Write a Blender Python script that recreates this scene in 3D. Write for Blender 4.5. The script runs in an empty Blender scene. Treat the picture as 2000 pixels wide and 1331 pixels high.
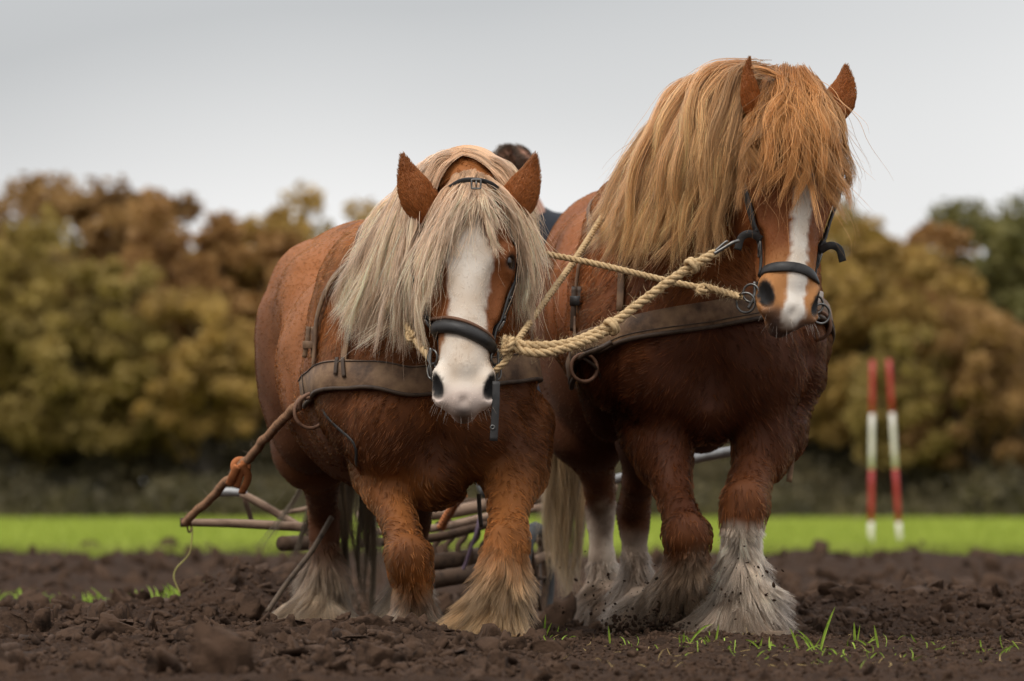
import bpy, bmesh, math, random, os
import numpy as np
import openvdb as vdb
from mathutils import Vector, Matrix

SC = bpy.context.scene
COL = SC.collection
RNG = np.random.default_rng(7)
random.seed(7)
R_ = math.radians

# ----------------------------------------------------------------- camera
FPX = 200.0 / 36.0 * 2000.0          # focal length in pixels of the 2000 px wide photograph
HOR, CAMH = 980.0, 0.47              # horizon row, eye height
cam_d = bpy.data.cameras.new('camera')
cam = bpy.data.objects.new('camera', cam_d)
COL.objects.link(cam)
cam.location = (0, 0, CAMH)
cam.rotation_euler = (R_(90), 0, 0)
cam_d.lens = 200.0
cam_d.sensor_width = 36.0
cam_d.shift_y = (HOR - 665.5) / 2000.0
cam_d.clip_start = 0.5
cam_d.clip_end = 3000.0
cam_d.dof.use_dof = True
cam_d.dof.focus_distance = 18.85
cam_d.dof.aperture_fstop = 4.2
SC.camera = cam

# ----------------------------------------------------------------- sky: overcast over a Nishita base
SUN_EL, SUN_AZ = 56.0, -138.0        # the veiled sun stands behind the camera's left shoulder
world = bpy.data.worlds.new('World')
SC.world = world
world.use_nodes = True
wn, wl = world.node_tree.nodes, world.node_tree.links
wn.clear()
w_out = wn.new('ShaderNodeOutputWorld')
w_bg = wn.new('ShaderNodeBackground')
w_bg.inputs['Strength'].default_value = 0.1
w_sky = wn.new('ShaderNodeTexSky')
w_sky.sky_type = 'NISHITA'
w_sky.sun_disc = False
w_sky.sun_elevation = R_(SUN_EL)
w_sky.sun_rotation = R_(SUN_AZ)
w_sky.dust_density = 3.0
w_tc = wn.new('ShaderNodeTexCoord')
w_map = wn.new('ShaderNodeMapping')
w_map.inputs['Scale'].default_value = (2.4, 2.4, 5.0)
w_map.inputs['Location'].default_value = (0.62, 0.0, 0.10)
w_noise = wn.new('ShaderNodeTexNoise')
w_noise.inputs['Scale'].default_value = 1.6
w_noise.inputs['Detail'].default_value = 2.0
w_noise.inputs['Roughness'].default_value = 0.45
w_ramp = wn.new('ShaderNodeValToRGB')
w_ramp.color_ramp.elements[0].position = 0.12
w_ramp.color_ramp.elements[0].color = (4.5, 4.58, 4.66, 1)
w_ramp.color_ramp.elements[1].position = 0.50
w_ramp.color_ramp.elements[1].color = (8.6, 8.55, 8.5, 1)
w_mix = wn.new('ShaderNodeMix')
w_mix.data_type = 'RGBA'
w_mix.inputs['Factor'].default_value = 0.93
wl.new(w_tc.outputs['Generated'], w_map.inputs['Vector'])
wl.new(w_map.outputs['Vector'], w_noise.inputs['Vector'])
w_sep = wn.new('ShaderNodeSeparateXYZ')
w_pos = wn.new('ShaderNodeMath'); w_pos.operation = 'MAXIMUM'; w_pos.inputs[1].default_value = 0.0
wl.new(w_tc.outputs['Generated'], w_sep.inputs['Vector'])
wl.new(w_sep.outputs['Z'], w_pos.inputs[0])
w_deck = wn.new('ShaderNodeMapRange')           # the cloud deck greys above the pale band over the horizon
w_deck.interpolation_type = 'SMOOTHSTEP'
w_deck.inputs['From Min'].default_value = 0.030
w_deck.inputs['From Max'].default_value = 0.105
w_deck.inputs['To Min'].default_value = 0.0
w_deck.inputs['To Max'].default_value = 0.40
w_sub = wn.new('ShaderNodeMath'); w_sub.operation = 'SUBTRACT'
wl.new(w_pos.outputs['Value'], w_deck.inputs['Value'])
wl.new(w_noise.outputs['Fac'], w_sub.inputs[0])
wl.new(w_deck.outputs['Result'], w_sub.inputs[1])
wl.new(w_sub.outputs['Value'], w_ramp.inputs['Fac'])
wl.new(w_sky.outputs['Color'], w_mix.inputs['A'])
wl.new(w_ramp.outputs['Color'], w_mix.inputs['B'])
# an overcast sky is about three times as bright overhead as at the horizon (CIE standard overcast sky)
w_up = wn.new('ShaderNodeMath'); w_up.operation = 'MULTIPLY_ADD'; w_up.use_clamp = False
w_up.inputs[1].default_value = 3.4
w_up.inputs[2].default_value = 1.0
w_sc = wn.new('ShaderNodeVectorMath'); w_sc.operation = 'SCALE'
wl.new(w_pos.outputs['Value'], w_up.inputs[0])
wl.new(w_mix.outputs['Result'], w_sc.inputs[0])
wl.new(w_up.outputs['Value'], w_sc.inputs['Scale'])
wl.new(w_sc.outputs['Vector'], w_bg.inputs['Color'])
wl.new(w_bg.outputs['Background'], w_out.inputs['Surface'])

sun_d = bpy.data.lights.new('sun', 'SUN')
sun_d.energy = 1.5
sun_d.angle = R_(16)
sun_d.color = (1.0, 0.95, 0.88)
sun = bpy.data.objects.new('sun', sun_d)
COL.objects.link(sun)
_az = R_(SUN_AZ)
_sv = Vector((math.sin(_az) * math.cos(R_(SUN_EL)), math.cos(_az) * math.cos(R_(SUN_EL)), math.sin(R_(SUN_EL))))
sun.rotation_euler = _sv.to_track_quat('Z', 'Y').to_euler()
sun.location = (0, 20, 30)

SC.view_settings.view_transform = 'Standard'
SC.view_settings.look = 'None'
SC.view_settings.exposure = 0.0
SC.view_settings.gamma = 1.0
SC.view_settings.use_curve_mapping = False
SC.cycles.use_denoising = True
SC.cycles.denoiser = 'OPENIMAGEDENOISE'
SC.cycles.max_bounces = 8
SC.cycles.diffuse_bounces = 3
SC.cycles.glossy_bounces = 3
SC.cycles.transmission_bounces = 6
SC.cycles.transparent_max_bounces = 8
SC.cycles.caustics_reflective = False
SC.cycles.caustics_refractive = False
SC.cycles_curves.shape = 'RIBBONS'
SC.cycles_curves.subdivisions = 2

# ----------------------------------------------------------------- small helpers
def P(px, py, d):
    """point whose picture is (px, py) of the 2000x1331 photograph when it stands d metres away"""
    return np.array([(px - 1000.0) / FPX * d, d, CAMH + (HOR - py) / FPX * d])

def PX(rpx, d):
    return rpx / FPX * d

def norm(v):
    v = np.asarray(v, float)
    return v / np.maximum(np.linalg.norm(v, axis=-1, keepdims=True), 1e-9)

def _hash(ix, iy, iz, s):
    u = np.uint32
    c = lambda v: np.asarray(v).astype(np.int64).astype(u)
    with np.errstate(over='ignore'):
        h = c(ix) * u(374761393) + c(iy) * u(668265263) + c(iz) * u(2147483629) + u((s * 1274126177) & 0xFFFFFFFF)
        h = (h ^ (h >> u(13))) * u(1274126177)
        h = (h ^ (h >> u(15))) * u(2246822519)
        h = h ^ (h >> u(16))
    return (h & u(0xFFFFFF)).astype(np.float32) * np.float32(1 / 16777215.0)

def vnoise(p, seed=0):
    """smooth value noise in [-1, 1], p (...,3)"""
    p = np.asarray(p, float)
    i = np.floor(p)
    f = (p - i).astype(np.float32)
    i = i.astype(np.int32)
    f = f * f * (3 - 2 * f)
    fx, fy, fz = f[..., 0], f[..., 1], f[..., 2]
    u = np.uint32
    with np.errstate(over='ignore'):
        hx = i[..., 0].astype(u) * u(374761393) + u((seed * 1274126177) & 0xFFFFFFFF)
        hy = i[..., 1].astype(u) * u(668265263)
        hz = i[..., 2].astype(u) * u(2147483629)
        hx, hy, hz = (hx, hx + u(374761393)), (hy, hy + u(668265263)), (hz, hz + u(2147483629))
        r = 0
        for dx in (0, 1):
            wx = fx if dx else 1 - fx
            for dy in (0, 1):
                wy = wx * (fy if dy else 1 - fy)
                hxy = hx[dx] + hy[dy]
                for dz in (0, 1):
                    h = hxy + hz[dz]
                    h = (h ^ (h >> u(13))) * u(1274126177)
                    h = (h ^ (h >> u(15))) * u(2246822519)
                    r = r + wy * (fz if dz else 1 - fz) * ((h ^ (h >> u(16))) & u(0xFFFFFF)).astype(np.float32)
    return r * np.float32(2 / 16777215.0) - 1

def fbm(p, oct=4, seed=0, gain=0.5):
    a, s, t = 1.0, 0, 0
    for k in range(oct):
        s = s + a * vnoise(np.asarray(p) * (2.03 ** k) + 17.3 * k, seed + k)
        t += a
        a *= gain
    return s / t

def vnoise3(p, seed=0):
    return np.stack([vnoise(p, seed), vnoise(p + 31.7, seed + 11), vnoise(p - 57.1, seed + 23)], -1)

def smooth(e0, e1, x):
    t = np.clip((x - e0) / (e1 - e0), 0, 1)
    return t * t * (3 - 2 * t)

def spline(pts, n):
    """Catmull-Rom through pts (k,c), resampled to n points evenly by length"""
    pts = np.asarray(pts, float)
    if len(pts) == 2:
        t = np.linspace(0, 1, n)[:, None]
        return pts[0] * (1 - t) + pts[1] * t
    q = np.vstack([2 * pts[0] - pts[1], pts, 2 * pts[-1] - pts[-2]])
    out = []
    for i in range(1, len(q) - 2):
        t = np.linspace(0, 1, 24, endpoint=False)[:, None]
        p0, p1, p2, p3 = q[i - 1], q[i], q[i + 1], q[i + 2]
        out.append(0.5 * ((2 * p1) + (p2 - p0) * t + (2 * p0 - 5 * p1 + 4 * p2 - p3) * t ** 2 + (3 * p1 - p0 - 3 * p2 + p3) * t ** 3))
    out.append(pts[-1:])
    c = np.vstack(out)
    L = np.r_[0, np.cumsum(np.linalg.norm(np.diff(c[:, :3], axis=0), axis=1))]
    u = np.linspace(0, L[-1], n)
    return np.stack([np.interp(u, L, c[:, k]) for k in range(c.shape[1])], 1)

# ----------------------------------------------------------------- object helpers
def link(name, data, parent=None, loc=None):
    o = bpy.data.objects.new(name, data)
    COL.objects.link(o)
    if parent is not None:
        o.parent = parent
        o.matrix_parent_inverse = Matrix.Translation(-Vector(parent.location)) if parent.parent is None else Matrix.Translation(-Vector(parent.get('_base', parent.location)))
    return o

def tag(o, label=None, cat=None, group=None, kind=None):
    if label: o['label'] = label
    if cat: o['category'] = cat
    if group: o['group'] = group
    if kind: o['kind'] = kind
    return o

def thing(name, label, cat, loc=(0, 0, 0), group=None):
    o = bpy.data.objects.new(name, None)
    COL.objects.link(o)
    o.location = loc
    o.empty_display_size = 0.1
    return tag(o, label, cat, group)

def mesh_obj(name, verts, faces, mat, parent=None, smooth_=True, cols=None):
    me = bpy.data.meshes.new(name)
    verts = np.asarray(verts, np.float32)
    if isinstance(faces, np.ndarray):
        k = faces.shape[1]
        me.vertices.add(len(verts))
        me.vertices.foreach_set('co', verts.ravel())
        me.loops.add(faces.size)
        me.loops.foreach_set('vertex_index', faces.astype(np.int32).ravel())
        me.polygons.add(len(faces))
        me.polygons.foreach_set('loop_start', np.arange(0, faces.size, k, dtype=np.int32))
        me.update(calc_edges=True)
        me.validate()
    else:
        me.from_pydata([tuple(v) for v in verts.tolist()], [], faces)
        me.update()
    if smooth_:
        me.polygons.foreach_set('use_smooth', np.ones(len(me.polygons), bool))
    if cols is not None:
        a = me.color_attributes.new('col', 'FLOAT_COLOR', 'POINT')
        c = np.ones((len(verts), 4), np.float32)
        c[:, :3] = cols
        a.data.foreach_set('color', c.ravel())
    if mat: me.materials.append(mat)
    return link(name, me, parent)

def curves_obj(name, pts, rad, col, mat, parent=None):
    """pts (n,m,3), rad (n,m), col (n,m,3)"""
    n, m = pts.shape[:2]
    hc = bpy.data.hair_curves.new(name)
    hc.add_curves([m] * n)
    hc.attributes['position'].data.foreach_set('vector', np.ascontiguousarray(pts, np.float32).ravel())
    r = hc.attributes.get('radius') or hc.attributes.new('radius', 'FLOAT', 'POINT')
    r.data.foreach_set('value', np.ascontiguousarray(rad, np.float32).ravel())
    a = hc.attributes.new('col', 'FLOAT_COLOR', 'POINT')
    c = np.ones((n, m, 4), np.float32)
    c[..., :3] = col
    a.data.foreach_set('color', c.ravel())
    hc.materials.append(mat)
    return link(name, hc, parent)

# ----------------------------------------------------------------- material helpers
def new_mat(name):
    m = bpy.data.materials.new(name)
    m.use_nodes = True
    return m, m.node_tree.nodes, m.node_tree.links, m.node_tree.nodes['Principled BSDF']

def noise_mat(name, c0, c1, scale=8.0, rough=0.7, bump=0.0, bscale=None, spec=0.5, metal=0.0, detail=6.0, stretch=(1, 1, 1), rough2=None, c2=None):
    """principled with a noise-mixed colour, varying roughness and bump"""
    m, n, l, b = new_mat(name)
    tc = n.new('ShaderNodeTexCoord')
    mp = n.new('ShaderNodeMapping')
    mp.inputs['Scale'].default_value = stretch
    nz = n.new('ShaderNodeTexNoise')
    nz.inputs['Scale'].default_value = scale
    nz.inputs['Detail'].default_value = detail
    nz.inputs['Roughness'].default_value = 0.6
    rp = n.new('ShaderNodeValToRGB')
    rp.color_ramp.elements[0].position = 0.32
    rp.color_ramp.elements[0].color = (*c0, 1)
    rp.color_ramp.elements[1].position = 0.50
    rp.color_ramp.elements[1].color = (*c1, 1)
    if c2 is not None:
        e = rp.color_ramp.elements.new(0.82)
        e.color = (*c2, 1)
    l.new(tc.outputs['Object'], mp.inputs['Vector'])
    l.new(mp.outputs['Vector'], nz.inputs['Vector'])
    l.new(nz.outputs['Fac'], rp.inputs['Fac'])
    l.new(rp.outputs['Color'], b.inputs['Base Color'])
    b.inputs['Roughness'].default_value = rough
    b.inputs['Metallic'].default_value = metal
    b.inputs['Specular IOR Level'].default_value = spec
    if rough2 is not None:
        mr = n.new('ShaderNodeMapRange')
        mr.inputs['To Min'].default_value = rough
        mr.inputs['To Max'].default_value = rough2
        l.new(nz.outputs['Fac'], mr.inputs['Value'])
        l.new(mr.outputs['Result'], b.inputs['Roughness'])
    if bump:
        n2 = n.new('ShaderNodeTexNoise')
        n2.inputs['Scale'].default_value = bscale or scale * 4
        n2.inputs['Detail'].default_value = 5.0
        l.new(mp.outputs['Vector'], n2.inputs['Vector'])
        bp = n.new('ShaderNodeBump')
        bp.inputs['Strength'].default_value = 1.0
        bp.inputs['Distance'].default_value = bump
        l.new(n2.outputs['Fac'], bp.inputs['Height'])
        l.new(bp.outputs['Normal'], b.inputs['Normal'])
    return m

def attr_mat(name, rough=0.6, spec=0.3):
    m, n, l, b = new_mat(name)
    a = n.new('ShaderNodeAttribute')
    a.attribute_name = 'col'
    l.new(a.outputs['Color'], b.inputs['Base Color'])
    b.inputs['Roughness'].default_value = rough
    b.inputs['Specular IOR Level'].default_value = spec
    return m

def hair_mat(name, rough=0.4, radial=0.5, ior=1.45, body=0.5):
    """hair fibres: a principled hair lobe over a plain diffuse fibre body"""
    m = bpy.data.materials.new(name)
    m.use_nodes = True
    n, l = m.node_tree.nodes, m.node_tree.links
    n.clear()
    o = n.new('ShaderNodeOutputMaterial')
    h = n.new('ShaderNodeBsdfHairPrincipled')
    h.model = 'CHIANG'
    h.parametrization = 'COLOR'
    h.inputs['Roughness'].default_value = rough
    h.inputs['Radial Roughness'].default_value = radial
    h.inputs['IOR'].default_value = ior
    h.inputs['Random Roughness'].default_value = 0.3
    d = n.new('ShaderNodeBsdfDiffuse')
    mx = n.new('ShaderNodeMixShader')
    mx.inputs['Fac'].default_value = body
    a = n.new('ShaderNodeAttribute')
    a.attribute_name = 'col'
    l.new(a.outputs['Color'], h.inputs['Color'])
    l.new(a.outputs['Color'], d.inputs['Color'])
    l.new(h.outputs['BSDF'], mx.inputs[1])
    l.new(d.outputs['BSDF'], mx.inputs[2])
    l.new(mx.outputs['Shader'], o.inputs['Surface'])
    return m

M = {}
M['skin'] = attr_mat('horse_skin', 0.65, 0.2)
M['coat'] = hair_mat('coat_hair', 0.26, 0.45, 1.45, 0.70)
M['mane'] = hair_mat('mane_hair', 0.36, 0.5, 1.48, 0.66)

# ----------------------------------------------------------------- implicit bodies
class Body:
    """a smooth union of tapered capsules and ellipsoids on a voxel grid"""
    def __init__(s, lo, hi, h):
        s.h = h
        s.lo = np.asarray(lo, float)
        s.n = np.ceil((np.asarray(hi) - s.lo) / h).astype(int) + 1
        s.f = np.full(s.n, 0.30, np.float32)
        s.ax = [s.lo[k] + h * np.arange(s.n[k]) for k in range(3)]

    def block(s, lo, hi):
        a = np.clip(np.floor((np.asarray(lo) - s.lo) / s.h).astype(int), 0, s.n - 1)
        b = np.clip(np.ceil((np.asarray(hi) - s.lo) / s.h).astype(int) + 1, 1, s.n)
        sl = tuple(slice(a[k], b[k]) for k in range(3))
        X, Y, Z = np.meshgrid(s.ax[0][sl[0]], s.ax[1][sl[1]], s.ax[2][sl[2]], indexing='ij')
        return sl, X, Y, Z

    def mix(s, sl, d, k, sub=False):
        a = s.f[sl]
        if sub:
            d = -d
            hh = np.maximum(k - np.abs(a - d), 0) / k
            s.f[sl] = np.maximum(a, d) + hh * hh * k * 0.25
        else:
            hh = np.maximum(k - np.abs(a - d), 0) / k
            s.f[sl] = np.minimum(a, d) - hh * hh * k * 0.25

    def cap(s, a, b, ra, rb, k=0.05, sub=False):
        a, b = np.asarray(a, float), np.asarray(b, float)
        m = max(ra, rb) + 0.12 + k
        sl, X, Y, Z = s.block(np.minimum(a, b) - m, np.maximum(a, b) + m)
        ab = b - a
        L2 = max(ab @ ab, 1e-9)
        t = np.clip(((X - a[0]) * ab[0] + (Y - a[1]) * ab[1] + (Z - a[2]) * ab[2]) / L2, 0, 1)
        d = np.sqrt((X - a[0] - t * ab[0]) ** 2 + (Y - a[1] - t * ab[1]) ** 2 + (Z - a[2] - t * ab[2]) ** 2) - (ra + (rb - ra) * t)
        s.mix(sl, d, k, sub)

    def chain(s, pts, k=0.05):
        """pts: list of (xyz, r)"""
        for (a, ra), (b, rb) in zip(pts[:-1], pts[1:]):
            s.cap(a, b, ra, rb, k)

    def ell(s, c, r, rot=None, k=0.05, sub=False):
        """rot: 3x3, columns are the ellipsoid's axes"""
        c, r = np.asarray(c, float), np.asarray(r, float)
        rot = np.eye(3) if rot is None else np.asarray(rot, float)
        m = np.sqrt(((rot * r) ** 2).sum(1)) + 0.12 + k
        sl, X, Y, Z = s.block(c - m, c + m)
        X, Y, Z = X - c[0], Y - c[1], Z - c[2]
        q = [X * rot[0, j] + Y * rot[1, j] + Z * rot[2, j] for j in range(3)]
        k0 = np.sqrt(sum((q[j] / r[j]) ** 2 for j in range(3)))
        k1 = np.sqrt(sum((q[j] / r[j] ** 2) ** 2 for j in range(3)))
        d = k0 * (k0 - 1) / np.maximum(k1, 1e-6)
        s.mix(sl, np.where(k0 < 1e-3, -r.min(), d), k, sub)

    def sd(s, p):
        p = np.asarray(p, float)
        g = (p - s.lo) / s.h
        out = np.any((g < 0) | (g > s.n - 1.001), axis=-1)
        g = np.clip(g, 0, s.n - 1.001)
        i = g.astype(int)
        f = g - i
        r = 0
        for dx in (0, 1):
            for dy in (0, 1):
                for dz in (0, 1):
                    w = (f[..., 0] if dx else 1 - f[..., 0]) * (f[..., 1] if dy else 1 - f[..., 1]) * (f[..., 2] if dz else 1 - f[..., 2])
                    r = r + w * s.f[i[..., 0] + dx, i[..., 1] + dy, i[..., 2] + dz]
        return np.where(out, 0.3, r)

    def grad(s, p, e=None):
        e = e or s.h * 1.2
        p = np.asarray(p, float)
        g = np.stack([s.sd(p + np.eye(3)[k] * e) - s.sd(p - np.eye(3)[k] * e) for k in range(3)], -1)
        return norm(g + 1e-9)

    def snap(s, p, off=0.0, it=8):
        """move points onto the surface (+ off outwards)"""
        p = np.array(p, float)
        for _ in range(it):
            p = p - (np.clip(s.sd(p) - off, -0.05, 0.05)[..., None]) * s.grad(p)
        return p

    def push(s, p, off, it=3):
        """move only points that are inside surface+off"""
        p = np.array(p, float)
        off = np.broadcast_to(off, (len(p),))
        k = np.arange(len(p))
        for _ in range(it):
            d = s.sd(p[k]) - off[k]
            m = d < 0
            k, d = k[m], d[m]
            if not len(k): break
            p[k] -= np.clip(d, -0.06, 0)[:, None] * s.grad(p[k])
        return p

    def hit(s, px, py, d0=17.5, d1=24.0):
        """depth at which the view ray through (px, py) meets the surface"""
        d = d0
        while d < d1:
            v = float(s.sd(P(px, py, d)))
            if v < 0.002:
                return d
            d += max(v * 0.7, 0.004)
        return None

    def mesh(s):
        f = s.f.copy()
        g = vdb.FloatGrid(0.3)
        g.copyFromArray(f)
        g.transform = vdb.createLinearTransform(voxelSize=s.h)
        pts, quads = g.convertToQuads(0.0)
        return np.asarray(pts, float) + s.lo, np.asarray(quads)[:, ::-1].copy()
# ----------------------------------------------------------------- the two horses: shapes
def frame(o, s, f):
    """head frame: o poll, s unit down the face, f unit out of the face"""
    s = norm(s)
    f = norm(np.asarray(f, float) - (np.asarray(f, float) @ s) * s)
    l = norm(np.cross(f, s))          # lateral
    if l[0] < 0: l = -l               # towards picture right
    return np.asarray(o, float), l, f, s

def head_shape(B, fr, sc, ears):
    o, l, f, s = fr
    Q = lambda a, b, c: o + sc * (a * l + b * f + c * s)
    RM = np.stack([l, f, s], 1)
    E = lambda c, r, k=0.04, sub=False, rot=RM: B.ell(Q(*c), np.asarray(r) * sc, rot, k * sc, sub)
    B.cap(Q(0, -.03, .03), Q(0, -.01, .20), .095 * sc, .118 * sc, .06)
    E((0, .0, .26), (.135, .105, .18), .06)                     # brow
    E((0, -.05, .30), (.122, .13, .20), .06)                    # between the jaws
    B.cap(Q(0, .035, .25), Q(0, .030, .64), .078 * sc, .055 * sc, .05)   # nasal bone
    for g in (-1, 1):
        B.cap(Q(g * .055, .02, .30), Q(g * .036, .015, .62), .055 * sc, .038 * sc, .04)
        E((g * .118, .040, .290), (.036, .045, .060), .045)     # orbit
        E((g * .092, -.11, .33), (.045, .115, .15), .05)        # round jaw
        B.cap(Q(g * .108, .005, .32), Q(g * .090, .012, .47), .030 * sc, .018 * sc, .02)   # facial crest
        E((g * .070, .022, .708), (.036, .043, .070), .025)      # nostril wing
    E((0, -.015, .67), (.062, .075, .12), .04)                  # muzzle
    E((0, .005, .748), (.058, .058, .055), .035)                # upper lip
    B.cap(Q(0, -.13, .45), Q(0, -.085, .70), .062 * sc, .045 * sc, .05)  # lower jaw
    E((0, -.06, .765), (.038, .038, .036), .025)                # chin
    for g in (-1, 1):
        r2 = np.stack([norm(l * .9 + g * s * .45), f, norm(s * .9 - g * l * .45)], 1)
        E((g * .096, .046, .710), (.022, .036, .056), .008, True, r2)   # nostril
        E((g * .141, .056, .300), (.014, .020, .020), .012, True)   # eye socket
    for g in (-1, 1):
        E((g * .088, .085, .185), (.030, .030, .050), .04, True)     # hollow above the eye
        E((g * .098, .075, .42), (.030, .035, .10), .035, True)      # hollow below the cheek bone
        E((g * .125, .050, .262), (.026, .034, .018), .02)          # brow ridge
    E((0, .066, .775), (.013, .022, .020), .015, True)           # cleft of the lip
    B.bald = B.f.copy()
    return Q

def trunk_shape(B, org, back, sc, rise=0.0, wide=1.0):
    """org: ground point under the breast; back: unit backwards; local (lateral, back, z)"""
    lat = np.array([back[1], -back[0], 0.0])
    T = lambda a, b, c: np.array([org[0], org[1], 0]) + sc * (a * lat + (b if b < .3 else .3 + (b - .3) * .93) * back) + np.array([0, 0, sc * c])
    RM = np.stack([lat, back, [0, 0, 1.0]], 1)
    E = lambda c, r, k=.08, sub=False, rot=RM: B.ell(T(*c), np.asarray(r) * sc, rot, k * sc, sub)
    E((0, 1.10, .955 + rise * .5), (.405, .80, .405 - rise * .5), .1)                   # rib cage
    E((0, 1.00, .86 + rise), (.36, .70, .36 - rise * .1), .1)                      # belly
    B.cap(T(0, .55, 1.34), T(0, .85, 1.37), .16 * sc, .135 * sc, .1)
    B.cap(T(0, .85, 1.31), T(0, 1.75, 1.33), .17 * sc, .175 * sc, .12)
    E((0, 1.92, 1.10), (.345, .42, .405), .1)                   # croup
    for g in (-1, 1):
        E((g * .19, 2.02, .99), (.185, .33, .42), .13)          # haunch
        E((g * .235, 1.58, 1.22), (.10, .18, .14), .16)          # point of hip
        rot = RM @ np.array([[1, 0, 0], [0, math.cos(.45), -math.sin(.45)], [0, math.sin(.45), math.cos(.45)]])
        E((g * .255 * wide, .40, 1.00), (.135, .27, .42), .12, False, rot)   # shoulder
        E((g * .285 * wide, .18, .84 + rise * .4), (.105, .16, .20), .06)          # point of shoulder
        E((g * .150, .07, .745 + rise * .75), (.160, .17, .20), .025)         # pectoral
    E((0, .33, .92 + rise * .5), (.33, .42, .40 - rise * .5), .08)                      # thorax
    E((0, .12, .58 + rise * 1.1), (.14, .18, .13), .05)                      # brisket
    B.cap(T(0, -.125, .86 + rise), T(0, -.075, .60 + rise), .016 * sc, .026 * sc, .05, True)   # groove of the breast
    return T

class Horse: pass

def build_left():
    H = Horse()
    org = P(850, 980, 19.35)
    back = norm(P(690, 980, 21.4) * [1, 1, 0] - org * [1, 1, 0])
    B = Body((-1.15, 18.35, -0.06), (0.22, 22.35, 1.82), 0.011)
    H.B, H.back = B, back
    H.T = trunk_shape(B, org, back, 1.0, 0.0, .95)
    # neck, lowered in front of the breast
    B.chain([(H.T(0, .50, 1.10), .33), (H.T(.02, .18, 1.20), .27), (H.T(.06, -.08, 1.36), .20), (P(914, 372, 19.08), .125)], .10)
    o = P(913, 352, 18.98)
    H.fr = frame(o, P(905, 815, 18.70) - o, (0.0, -1, 0.1))
    ears = []
    for g, base, mid, tip, fl in ((-1, (842, 418, 18.90), (806, 378, 18.88), (786, 300, 18.90), (.35, -1, .1)), (1, (988, 415, 18.90), (1026, 380, 18.88), (1046, 300, 18.90), (-.35, -1, .1))):
        ears.append((P(*base), P(*mid), P(*tip), .056, np.array(fl, float)))
    H.ears = ears
    H.Q = head_shape(B, H.fr, 1.05, ears)
    H.hs = 1.05
    px = lambda a, b, c, r: (P(a, b, c), PX(r, c))
    H.legs = []
    def leg(pts, k=.03):
        q = [px(p[0], p[1], p[2], p[3] * (1.0, 1.08, .74, .78, .78, .84, .86, .88)[j]) for j, p in enumerate(pts)]
        B.chain(q, k)
        H.legs.append(q)
    leg([(748, 830, 19.62, 88), (757, 920, 19.52, 60), (776, 1010, 19.32, 37), (797, 1085, 19.14, 47), (803, 1118, 19.16, 44), (808, 1150, 19.32, 32), (805, 1195, 19.55, 30), (796, 1222, 19.60, 38)])
    leg([(996, 830, 19.62, 80), (1000, 915, 19.48, 60), (993, 1000, 19.22, 39), (990, 1062, 19.05, 49), (985, 1092, 19.03, 46), (976, 1135, 19.08, 31), (966, 1195, 19.10, 33), (958, 1222, 19.02, 40)])
    leg([(600, 770, 21.45, 88), (612, 880, 21.40, 72), (628, 955, 21.62, 44), (632, 1008, 21.85, 40), (634, 1040, 21.86, 36), (634, 1110, 21.86, 27), (630, 1165, 21.88, 30), (628, 1188, 21.80, 36)])
    leg([(800, 770, 21.30, 88), (822, 880, 21.15, 70), (825, 960, 21.30, 42), (812, 1015, 21.60, 38), (806, 1050, 21.62, 34), (796, 1120, 21.65, 26), (790, 1175, 21.68, 30), (788, 1198, 21.60, 36)])
    for q in (H.legs[0], H.legs[1]):                        # knee caps and muscle
        B.ell(q[3][0] + np.array([0, -.035, 0.0]), (.050, .035, .065), None, .04)
    B.ell(P(752, 920, 19.44), (.062, .08, .13), None, .05)
    B.ell(P(1004, 912, 19.41), (.062, .08, .13), None, .05)
    return H

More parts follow.
